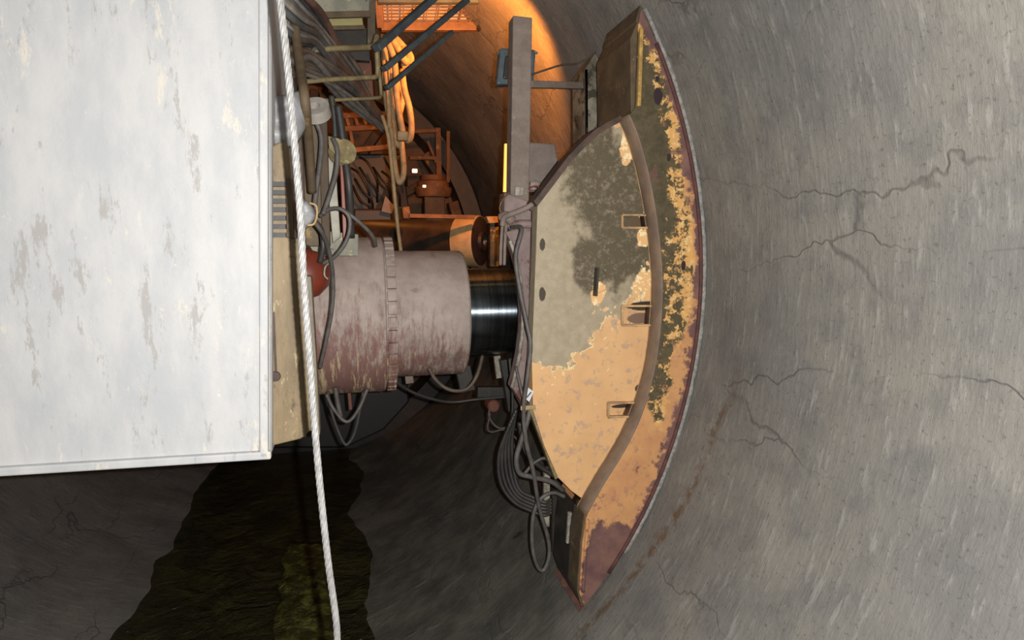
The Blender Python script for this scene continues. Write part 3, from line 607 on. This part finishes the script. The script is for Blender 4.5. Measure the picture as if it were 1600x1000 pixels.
# toothed rack
bm = B(); prism(bm, [at(446, 278, YC-.03), at(456, 278, YC-.03), at(458, 372, YC-.03), at(448, 372, YC-.03)], (0, .06, 0)); rk = obj('rack_edge', bm, OLIVE_STEEL, ca, bevel=.003)
for k in range(7):
    y = 288+k*13.2; bm = B(); bar(bm, at(425, y, YC-.01), at(447, y, YC-.01), .03, .017, up=(0, 0, 1)); obj('rack_slot', bm, BLACKISH, ca)  # black bars paint the shade inside the open rack slots
bm = B(); bar(bm, at(427, 488, YC-.003), at(431, 580, YC-.003), .008, .01, up=(0, 1, 0)); obj('seam', bm, EDGE_STEEL, ca)
bm = B(); lathe(bm, [(0, 0), (0, .02), (.01, .018), (.012, 0)], at(430, 588, YC), (0, -1, 0), 20); obj('bolt', bm, EDGE_STEEL, ca, smooth='auto')
hs = thing('machine_housing', 'big pale grey painted steel housing of the boring machine at far left', 'machine housing', at(200, 720, 2.2))
YH = 2.36
bm = B(); prism(bm, [at(-420, -160, YH), at(423, -160, YH), at(424, 716, YH), at(-420, 770, YH)], (0, 1.0, 0)); obj('housing', bm, HOUSE, hs, bevel=.02)
bm = B(); bar(bm, at(412, -160, YH-.01), at(413, 714, YH-.01), .03, .03, up=(0, 1, 0)); obj('edge_strip', bm, HOUSE, hs, bevel=.006)
bm = B(); bar(bm, at(-420, 762, YH-.01), at(424, 710, YH-.01), .03, .03, up=(0, 1, 0)); obj('edge_strip', bm, HOUSE, hs, bevel=.006)

# lifting eye with sheeted head
EYEM = simple('off_white_steel', (160, 155, 148), (132, 126, 118), 9, .6)
le = thing('lifting_eye', 'white-grey clevis eye plate sticking out behind the wire rope', 'lifting eye', at(478, 190, 2.6))
c = at(491, 165, 2.55)
def eye(bm, c, r0, r1, th, tail):
    n = 32; A = []; Bv = []
    for k in range(n):
        a = 2*PI*k/n; d = Vector((math.cos(a), 0, math.sin(a)*.85))
        A.append([bm.verts.new(c+d*r1+Vector((0, -th/2, 0))), bm.verts.new(c+d*r0+Vector((0, -th/2, 0))), bm.verts.new(c+d*r0+Vector((0, th/2, 0))), bm.verts.new(c+d*r1+Vector((0, th/2, 0)))])
    for k in range(n):
        p, q = A[k], A[(k+1) % n]
        for j in range(4): bm.faces.new((p[j], p[(j+1) % 4], q[(j+1) % 4], q[j]))
nv = Vector((-.15, -.72, .68)).normalized(); uu = Vector((1, -.15, .12)); uu = (uu-nv*uu.dot(nv)).normalized(); vv = nv.cross(uu)
bm = B(); n = 28; th = .045; ring4 = []
for k in range(n):
    a = 2*PI*k/n; d = uu*math.cos(a)+vv*math.sin(a)
    ring4.append([bm.verts.new(q) for q in (c+d*.055, c+d*.021, c+d*.021-nv*th, c+d*.055-nv*th)])
for k in range(n):
    p, q = ring4[k], ring4[(k+1) % n]
    for j in range(4): bm.faces.new((p[j], p[(j+1) % 4], q[(j+1) % 4], q[j]))
obj('eye_ring', bm, EYEM, le, smooth='auto')
bm = B(); prism(bm, [c+vv*.055-uu*.026, c-vv*.055-uu*.026, c-vv*.066-uu*.2, c+vv*.066-uu*.2], -nv*(th-.002)); obj('shank', bm, EYEM, le, bevel=.004)
def sheet(name, outline, Y, depth, label, mat, seed):
    """crumpled sheet: rounded lump with folds"""
    P = [at(x, y, Y) for x, y in outline]; cx = sum((p for p in P), Vector())/len(P); bm = B()
    n = len(P); rings = []; NR = 9
    ctr = bm.verts.new(cx+Vector((0, -depth, 0)))
    for i in range(1, NR+1):
        t = i/NR; row = []
        for k in range(n*4):
            a = P[(k//4) % n].lerp(P[(k//4+1) % n], (k % 4)/4)
            q = cx.lerp(a, t); dd = depth*math.sqrt(max(0, 1-t*t))
            w = mnoise.noise(q*14+Vector((seed, 0, 0)))*.03+mnoise.noise(q*34)*.012
            row.append(bm.verts.new(q+Vector((0, -dd+w, 0))))
        rings.append(row)
    N = n*4
    for k in range(N): bm.faces.new((ctr, rings[0][k], rings[0][(k+1) % N]))
    for A, C in zip(rings, rings[1:]):
        for k in range(N): bm.faces.new((A[k], C[k], C[(k+1) % N], A[(k+1) % N]))
    back = [bm.verts.new(v.co+Vector((0, depth*.8, 0))) for v in rings[-1]]
    for k in range(N): bm.faces.new((rings[-1][k], back[k], back[(k+1) % N], rings[-1][(k+1) % N]))
    bm.faces.new(back)
    o = obj(name, bm, mat, smooth=True); tag(o, label, name.split('_')[-1] if name != 'wrapped_bundle' else 'bundle'); return o
sheet('plastic_sheet', [(400, 160), (425, 150), (447, 148), (470, 140), (482, 165), (476, 200), (462, 225), (440, 232), (400, 236)], 2.52, .05, 'grey plastic sheet wrapped over the top of the carrier plate', CLOTH, 3)
sheet('wrapped_bundle', [(466, 310), (480, 313), (490, 325), (494, 338), (486, 350), (472, 362), (464, 352)], 2.42, .05, 'bunched grey rag tied in the hoses left of the stepped barrel', CLOTH, 9)
bm = B(); tube(bm, px_path([(484, 317, 2.36), (494, 322, 2.35), (495, 338, 2.35), (490, 350, 2.36), (480, 352, 2.36)]), .004, 8); tag(obj('tie_string', bm, ORANGE_HOSE, smooth=True), 'pale loop of string tying the grey rag', 'string')
bm = B(); prism(bm, [at(395, 95, 2.7), at(425, 115, 2.7), at(436, 128, 2.7), at(436, 143, 2.7), at(425, 147, 2.7), at(395, 148, 2.7)], (0, .1, 0)); tag(obj('cream_bracket', bm, simple('cream_yellow_paint', (176, 158, 116), (150, 132, 92), 7, .6), bevel=.01), 'small cream-yellow bracket at the left above the grey sheet', 'bracket')

# vertical hoses and pipes left of centre
VL = [
    ('hanging_hose', 'brown hose hanging beside the rope below the lifting eye', [(466, 195, 2.95), (470, 260, 2.95), (472, 330, 2.95)], .014, RUBBER_B),
    ('hanging_hose', 'olive-brown thick hose hanging down beside the clevis eye', [(452, -60, 2.9), (462, 50, 2.75), (470, 110, 2.6), (477, 160, 2.48), (484, 240, 2.7), (488, 300, 2.8)], .018, OLIVE_STEEL),
    ('hanging_hose', 'grey hose bowing right between the vertical pipes', [(492, 185, 2.9), (502, 215, 2.9), (500, 255, 2.88), (494, 300, 2.86), (491, 330, 2.84)], .011, RUBBER),
    ('hanging_hose', 'grey hose descending from the pulley to the hose loops', [(520, 216, 2.95), (527, 235, 2.93), (525, 270, 2.92), (515, 305, 2.9), (505, 335, 2.88)], .011, RUBBER),
    ('hanging_hose', 'black thick hose hanging just right of the pulley', [(528, 165, 3.1), (534, 205, 3.1), (540, 250, 3.1), (546, 300, 3.1), (549, 370, 3.2)], .018, RUBBER_D),
    ('hanging_hose', 'black hose hanging left of the pulley top', [(518, 150, 3.12), (522, 180, 3.12), (524, 215, 3.12)], .014, RUBBER_D),
    ('hanging_hose', 'grey-olive hose at the right side of the hanging group', [(545, 262, 3.25), (549, 310, 3.25), (551, 372, 3.3)], .010, RUBBER_B),
    ('looped_hose', 'grey hose arching in a big loop over the stepped barrel', [(500, 338, 2.9), (512, 328, 2.88), (530, 326, 2.86), (545, 338, 2.86), (546, 360, 2.86), (538, 382, 2.86), (522, 402, 2.88), (505, 412, 2.9)], .009, RUBBER),
    ('looped_hose', 'grey hose running over the loop down to the barrel top', [(505, 330, 2.95), (530, 326, 2.93), (550, 338, 2.92), (572, 357, 2.95), (584, 372, 3.0), (587, 384, 3.05)], .009, RUBBER),
    ('looped_hose', 'grey hose dropping from the rag across the stepped barrel', [(490, 345, 2.6), (504, 365, 2.65), (514, 392, 2.75), (520, 430, 2.85), (519, 480, 2.9), (508, 540, 2.95), (500, 575, 3.0)], .009, RUBBER),
    ('looped_hose', 'dark hose curving behind the rag towards the red vessel', [(492, 345, 2.8), (502, 360, 2.8), (505, 385, 2.8), (500, 410, 2.82)], .012, RUBBER_D)]
for nm, lab, path, r, mt in VL: hose(nm, lab, 'hose', path, r, mt)
def plate(name, label, cat, pts, Y, th, mat):
    bm = B(); prism(bm, [at(x, y, Y) for x, y in pts], (0, th, 0)); o = obj(name, bm, mat, bevel=.004); tag(o, label, cat); return o
plate('mustard_panel', 'mustard-brown vertical panel behind the hanging hoses', 'panel', [(466, 190), (500, 190), (512, 330), (512, 385), (478, 385)], 3.12, .05, simple('mustard_brown_panel', (104, 84, 52), (76, 60, 42), 5, .6, spots=[((150, 122, 66), .62, 7)]))  # plain upright panel behind the hoses
plate('flat_duct', 'off-white vertical duct below the pulley', 'duct', [(510, 232), (524, 232), (527, 300), (532, 370), (520, 380), (513, 300)], 3.16, .06, simple('off_white_duct', (176, 172, 158), (140, 136, 122), 8, .6))
plate('steel_column', 'dark brown column between the mustard panel and the off-white duct', 'column', [(498, 180), (511, 180), (516, 385), (503, 385)], 3.08, .06, BROWN)
plate('red_channel', 'narrow orange-red upright channel right of the off-white duct', 'channel', [(530, 240), (535, 240), (544, 378), (536, 378)], 3.2, .04, REDCAP)
plate('valve_block', 'grimy cream valve block low behind the hose loops', 'valve block', [(480, 358), (560, 366), (560, 400), (480, 400)], 3.3, .1, CREAM)
pl = thing('pulley_block', 'olive cream pulley block hanging among the vertical hoses', 'pulley', at(530, 245, 3.0))
bm = B(); lathe(bm, [(-.03, 0), (-.03, .055), (-.01, .04), (.01, .04), (.03, .055), (.03, 0)], at(535, 238, 3.02), (.5, -1, 0), 28); obj('sheave', bm, YEL, pl, smooth='auto')
bm = B(); prism(bm, [at(512, 212, 3.0), at(530, 216, 3.0), at(545, 232, 3.0), at(534, 252, 3.0), at(514, 232, 3.0)], (0, .03, 0)); obj('cheek_plate', bm, YEL, pl, bevel=.004)

# hose bundle fanning down from the upper left
random.seed(4)
BH = [simple('dusty_grey_hose', (128, 124, 118), (92, 90, 86), 9, .65), simple('dusty_brown_grey_hose', (116, 102, 90), (84, 74, 66), 9, .65), simple('dusty_dark_hose', (84, 84, 84), (60, 60, 58), 9, .6), simple('dusty_red_hose', (110, 78, 66), (82, 64, 58), 9, .65)]
for k in range(36):
    u = (k % 18)/17; j = random.uniform(-7, 7); dz = (k//18)*.10
    x0 = 425+u*38; y0 = 118-u*128
    p = [(x0-60, y0-60-20*u, 2.6+dz), (x0+12+j, y0+4-j, 2.75+dz), (480+25*u+j, 112-u*78-j, 3.1+dz), (545+12*u-j, 155-u*44+j, 3.6+dz), (602-8*u+j*.6, 208-u*26, 4.2+dz)]
    ci = 3 if k % 6 == 4 else k % 3; mt = BH[ci]; cn = ('grey', 'brown-grey', 'dark grey', 'reddish')[ci]
    hose('bundled_hose', 'dusty %s hose in the slanting bundle under the walkway, upper left' % cn, 'hose', p, random.uniform(.009, .016), mt, 'slanting hose bundle at upper left', 8)

# walkway panels, bent tube steps
wk = thing('walkway_frame', 'cream walkway underside with a yellow-green edge beam at the top left', 'walkway', at(520, 45, 3.6))
bm = B(); prism(bm, [at(440, -60, 3.4), at(577, -60, 3.4), at(577, 22, 3.4), at(466, 24, 3.4)], (0, .05, 0)); obj('deck_panel', bm, CREAM, wk, bevel=.004)
bm = B(); prism(bm, [at(470, 29, 3.5), at(566, 26, 3.5), at(568, 41, 3.5), at(484, 44, 3.5)], (0, .05, 0)); obj('edge_beam', bm, YGREEN, wk, bevel=.004)
bm = B(); bar(bm, at(466, 25, 3.38), at(578, 22, 3.38), .03, .02, up=(0, 1, 0)); obj('lip', bm, OLIVE_STEEL, wk, bevel=.003)
bm = B(); bar(bm, at(484, 45, 3.48), at(570, 43, 3.48), .02, .02, up=(0, 1, 0)); obj('lip', bm, OLIVE_STEEL, wk, bevel=.003)
bm = B(); prism(bm, [at(574, -60, 3.42), at(588, -60, 3.42), at(586, 76, 3.6), at(574, 76, 3.6)], (0, .04, 0)); obj('hanger', bm, OLIVE_STEEL, wk, bevel=.003)
bm = B(); prism(bm, [at(488, 46, 3.8), at(575, 44, 3.8), at(578, 95, 3.8), at(500, 90, 3.8)], (0, .05, 0)); obj('dark_underside', bm, DARK_STEEL, wk)
rp = thing('red_steel_board', 'red-brown panel behind the bent tube steps', 'panel', at(560, 118, 3.9))
bm = B(); prism(bm, [at(530, 93, 3.9), at(580, 94, 3.9), at(584, 152, 3.9), at(560, 150, 3.9), at(534, 118, 3.9)], (0, .04, 0)); obj('panel', bm, REDOX, rp, bevel=.004)
ld = thing('tube_ladder', 'dull yellow bent tube ladder under the walkway', 'ladder', at(560, 160, 3.4))
for pth, r in (([(425, 79, 3.1), (470, 79, 3.15), (520, 76, 3.2), (572, 74, 3.3), (584, 71, 3.32), (589, 56, 3.35)], .014),
               ([(470, 128, 3.2), (520, 124, 3.25), (576, 121, 3.33), (588, 119, 3.36), (590, 108, 3.36), (588, 66, 3.33)], .012),
               ([(502, 157, 3.3), (550, 155, 3.36), (588, 153, 3.4), (595, 150, 3.42), (595, 140, 3.42), (592, 100, 3.4), (590, 72, 3.36)], .009)):
    bm = B(); tube(bm, px_path(pth), r, 10, 8); obj('rung', bm, YEL, ld, smooth=True)
bm = B(); tube(bm, px_path([(440, 60, 3.0), (455, 80, 3.05), (472, 88, 3.05), (486, 80, 3.08), (496, 72, 3.1)]), .008, 8); tag(obj('looped_cable', bm, RUBBER, smooth=True), 'grey cable looped round the top ladder rung', 'cable')

# mesh platform at the top, seen from below
mp = thing('mesh_platform', 'orange-lit wire mesh platform at the top of the tunnel', 'platform', at(680, 45, 4.9))
A = [at(590, -20, 4.6), at(768, -20, 4.6), at(748, 42, 4.75), at(595, 42, 4.75)]
FR = simple('platform_steel', (120, 92, 66), (92, 70, 52), 8, .6)
bm = B()
for p, q in ((0, 1), (1, 2), (2, 3), (3, 0)): bar(bm, A[p], A[q], .05, .06)
obj('frame', bm, FR, mp, bevel=.004)
bm = B()
for k in range(1, 9): u = k/9; bar(bm, A[0].lerp(A[1], u), A[3].lerp(A[2], u), .009, .009)
for k in range(1, 12): u = k/12; bar(bm, A[0].lerp(A[3], u), A[1].lerp(A[2], u), .007, .007)
obj('wire_mesh', bm, FR, mp)
bm = B(); up = Vector((0, .04, .05)); prism(bm, [a+up for a in A], (0, .01, .01)); obj('decking', bm, simple('pale_boards', (190, 170, 150), (160, 140, 120), 3, .6, stretch=(.4, 1, 6)), mp)
bm = B(); prism(bm, [at(757, 4, 4.5), at(770, 0, 4.5), at(750, 48, 4.7), at(745, 44, 4.7)], (0, .03, 0)); obj('side_plate', bm, DARK_STEEL, mp)
bm = B(); bar(bm, at(590, 1, 4.4), at(766, 1, 4.4), .05, .04); obj('front_beam', bm, BLUEGREY, mp)
BRACE = simple('dark_blue_grey_steel', (66, 74, 78), (52, 58, 62), 14, .5)
for a, b, wd, lab in (((588, 76, 2.95), (690, -14, 3.25), .044, 'thickest blue-grey diagonal brace under the mesh platform'), ((600, 108, 3.1), (730, 0, 3.4), .038, 'middle dark diagonal brace crossing the mesh platform'), ((604, 138, 3.4), (706, 50, 3.62), .034, 'lowest and shortest dark diagonal brace, orange-lit along its lower edge')):
    bm = B(); bar(bm, at(*a), at(*b), wd, wd*.7); tag(obj('diagonal_brace', bm, BRACE, bevel=.004), lab, 'brace')

# orange lit hoses
OH = [
    ([(598, 55, 4.3), (604, 110, 4.3), (603, 150, 4.3), (611, 200, 4.3), (617, 260, 4.35), (624, 285, 4.35), (631, 268, 4.35), (627, 220, 4.35)], .020),
    ([(606, 58, 4.35), (612, 100, 4.35), (612, 160, 4.35), (618, 215, 4.35), (624, 228, 4.35), (628, 215, 4.35), (622, 170, 4.32)], .020),
    ([(603, 60, 4.2), (616, 95, 4.2), (620, 150, 4.2), (626, 190, 4.2), (632, 215, 4.2), (640, 218, 4.2), (643, 200, 4.2), (640, 170, 4.2), (632, 140, 4.2), (628, 110, 4.25)], .021),
    ([(610, 55, 4.25), (624, 80, 4.25), (634, 96, 4.25), (638, 90, 4.28), (630, 75, 4.3)], .024),
    ([(614, 55, 4.3), (630, 72, 4.3), (642, 88, 4.3), (640, 100, 4.3), (628, 104, 4.3)], .020),
    ([(600, 95, 4.25), (607, 150, 4.25), (609, 200, 4.28)], .018),
    ([(608, 90, 4.4), (622, 130, 4.4), (630, 150, 4.4), (624, 180, 4.4)], .020),
    ([(598, 60, 4.4), (600, 120, 4.4), (602, 160, 4.4)], .014)]
labs = ['longest orange-lit hose loop in the hanging cluster', 'orange-lit hose loop ending halfway down the cluster, behind the bright loop', 'brightest orange-lit hose loop bulging right of the cluster', 'thick hose elbow at the top of the orange-lit cluster', 'short hose curl at the upper right of the orange-lit cluster', 'straight orange-lit hose at the left of the cluster', 'orange-lit hose in the middle of the cluster', 'thin dim hose at the left edge of the cluster']
for (p, r), lab in zip(OH, labs): hose('hanging_hose', lab, 'hose', p, r, ORANGE_HOSE, 'hoses hanging in the orange light')
hose('hanging_hose', 'single long thin orange-lit hose reaching down to the grey barrel', 'hose', [(597, 180, 4.0), (606, 210, 4.0), (611, 250, 4.0), (616, 300, 4.0), (621, 350, 4.0), (627, 397, 4.0)], .012, ORANGE_HOSE)
bm = B(); box(bm, at(629, 213, 4.15), (.07, .05, .06)); tag(obj('hose_clamp', bm, ORANGE_HOSE, bevel=.01), 'clamp joining two loops of the orange-lit hoses', 'clamp')

# ================================================================== THE HEADING BEYOND
YB = 8.3
RB = simple('bulkhead_paint', (120, 90, 62), (92, 70, 50), 2.5, .7, spots=[((60, 46, 36), .6, 4)])
bh = thing('cutterhead_bulkhead', 'round brown steel bulkhead closing the far end of the tunnel', 'bulkhead', (TC.x, YB, 2.5))
bm = B(); lathe(bm, [(YB+.25, 0), (YB+.25, 2.3), (YB+.24, 2.3)], Vector((TC.x, 0, 2.5)), (0, 1, 0), 96); obj('disc', bm, RB, bh, smooth='auto')
bm = B(); lathe(bm, [(YB-.3, 2.28), (YB-.3, 2.49), (YB+.5, 2.49), (YB+.5, 2.28), (YB-.3, 2.28)], Vector((TC.x, 0, 2.5)), (0, 1, 0), 96); obj('shield_rim', bm, DARK_STEEL, bh, smooth='auto')
for k in range(9):
    a = k*PI/10-.9; R = Matrix.Rotation(a, 3, 'Y'); c = Vector((TC.x, YB-.1, 2.5))+R @ Vector((0, 0, 2.2))
    bm = B(); box(bm, c, (.42, .25, .13), R); obj('rim_segment', bm, RUSTY, bh, bevel=.01)
for k in range(9):
    a = -1.5+k*.42; R = Matrix.Rotation(a, 3, 'Y'); c = Vector((TC.x, YB+.12, 2.5))+R @ Vector((0, 0, 1.5))
    bm = B(); box(bm, c, (.10, .3, 1.35), R); obj('rib', bm, BROWN, bh, bevel=.01)
YS = 6.6
st = thing('access_stairs', 'rusty steel handrail and grated landing lit orange in the distance', 'landing', at(600, 235, YS))
bm = B()
for p, q in (((512, 182), (606, 178)), ((535, 202), (606, 198)), ((550, 235), (606, 230))): bar(bm, at(*p, YS), at(*q, YS), .05, .05)
obj('rail', bm, RUSTY, st, bevel=.005)
for k, x in enumerate((546, 560, 573, 585, 597)):
    bm = B(); bar(bm, at(x-6, 180, YS+.02), at(x, 200, YS+.02), .07, .03); obj('baluster', bm, RUSTY, st)
bm = B(); bar(bm, at(547, 202, YS), at(551, 225, YS), .03); obj('post', bm, RUSTY, st)
fx = thing('handrail_assembly', 'brown upright rails with cross bars standing before the bulkhead', 'railing', at(690, 330, 7.2))
for p, q, w_ in (((684, 200), (686, 285), .06), ((700, 205), (700, 285), .04), ((640, 206), (684, 204), .04), ((640, 247), (684, 247), .04), ((682, 255), (668, 220), .03)):
    bm = B(); bar(bm, at(*p, 7.2), at(*q, 7.2), w_); obj('rail', bm, RUSTY, fx, bevel=.004)
dm = thing('drive_motor', 'round lidded motor on a stand lit orange before the bulkhead', 'motor', at(677, 330, 6.9))
c = at(677, 285, 6.9); bm = B(); lathe(bm, [(-.06, 0), (-.06, .17), (0, .17), (.02, .14), (.07, .13), (.08, 0)], c, (0, 0, 1), 40); obj('lid', bm, RUSTY, dm, smooth='auto')
bm = B(); lathe(bm, [(-.16, 0), (-.16, .18), (-.10, .2), (-.06, .2), (-.06, 0)], c, (0, 0, 1), 40); obj('drum', bm, RUSTY, dm, smooth='auto')
bm = B(); box(bm, c+Vector((0, 0, -.28)), (.22, .22, .26)); obj('stand', bm, BROWN, dm, bevel=.01)
lm = Mat('small_lamp_lens'); lm.b.inputs['Emission Color'].default_value = (1, .75, .4, 1); lm.b.inputs['Emission Strength'].default_value = 4
for x, y, s, lab in ((648, 267, .035, 'tiny bright square lamp left of the distant motor'), (663, 291, .022, 'tiny warm lamp just below the distant motor')):
    bm = B(); box(bm, at(x, y, 6.4), (s*1.4, .03, s)); tag(obj('work_lamp', bm, lm.m, bevel=.004), lab, 'lamp')
# dark machinery mass around the centre left
mc = thing('drive_machinery', 'machinery mass painted near-black for the shadow behind the stepped barrel', 'machinery', at(590, 400, 6.2))
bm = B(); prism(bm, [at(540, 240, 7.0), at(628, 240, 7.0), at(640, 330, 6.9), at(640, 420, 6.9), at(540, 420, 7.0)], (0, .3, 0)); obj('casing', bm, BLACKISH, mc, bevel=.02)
bm = B(); prism(bm, [at(552, 326, 6.3), at(612, 326, 6.3), at(618, 410, 6.3), at(552, 410, 6.3)], (0, .3, 0)); obj('shade_block', bm, BLACKISH, mc, bevel=.02)
bm = B(); prism(bm, [at(400, 560, 6.0), at(632, 560, 6.0), at(640, 628, 6.0), at(600, 672, 6.0), at(540, 700, 6.0), at(400, 700, 6.0)], (0, .5, 0)); obj('shade_block', bm, BLACKISH, mc, bevel=.02)  # added dark block standing in for the deep shade under the barrel
bm = B(); prism(bm, [at(602, 306, 6.2), at(616, 322, 6.2), at(612, 334, 6.2), at(596, 330, 6.2)], (0, .03, 0)); obj('pale_bracket', bm, GREYBOX, mc)
random.seed(11)
for k in range(9):
    x = 560+random.uniform(0, 75); y = 245+random.uniform(0, 60)
    hose('machine_hose', 'small dark hose tangled over the shadowed machinery', 'hose', [(x-12, y-14, 6.7), (x, y+random.uniform(-6, 10), 6.6), (x+14, y+20, 6.6), (x+16, y+40, 6.7)], .012, BLACKISH, 'hoses on the shadowed machinery', 6)
bm = B(); prism(bm, [at(628, 324, 5.2), at(640, 322, 5.2), at(642, 342, 5.2), at(630, 342, 5.2)], (0, .1, 0)); tag(obj('clevis_block', bm, RUSTY, bevel=.01), 'rusty orange clevis block at the left end of the distant cylinder', 'bracket')

# ================================================================== WIRE ROPE (nearest thing)
RY = 1.6
rp_path = px_path([(432, -70, RY), (438, 0, RY), (449, 100, RY), (458, 200, RY), (469, 330, RY), (474, 430, RY), (483, 550, RY), (492, 670, RY), (502, 780, RY), (513, 880, RY), (524, 960, RY), (527, 1000, RY), (528, 1070, RY)])
PP = spline(rp_path, 60)
bm = B(); tube(bm, PP, .0085, 30, caps=True, smoothpath=False, radf=lambda a, s: .0062+.0028*abs(math.cos(3*(a-s*2*PI/.13))))
tag(obj('wire_rope', bm, simple('bright_galvanised_wire', (136, 135, 134), (112, 111, 110), 60, .5, bump=0), smooth=True), 'bright twisted steel wire rope hanging full height at the left', 'wire rope')
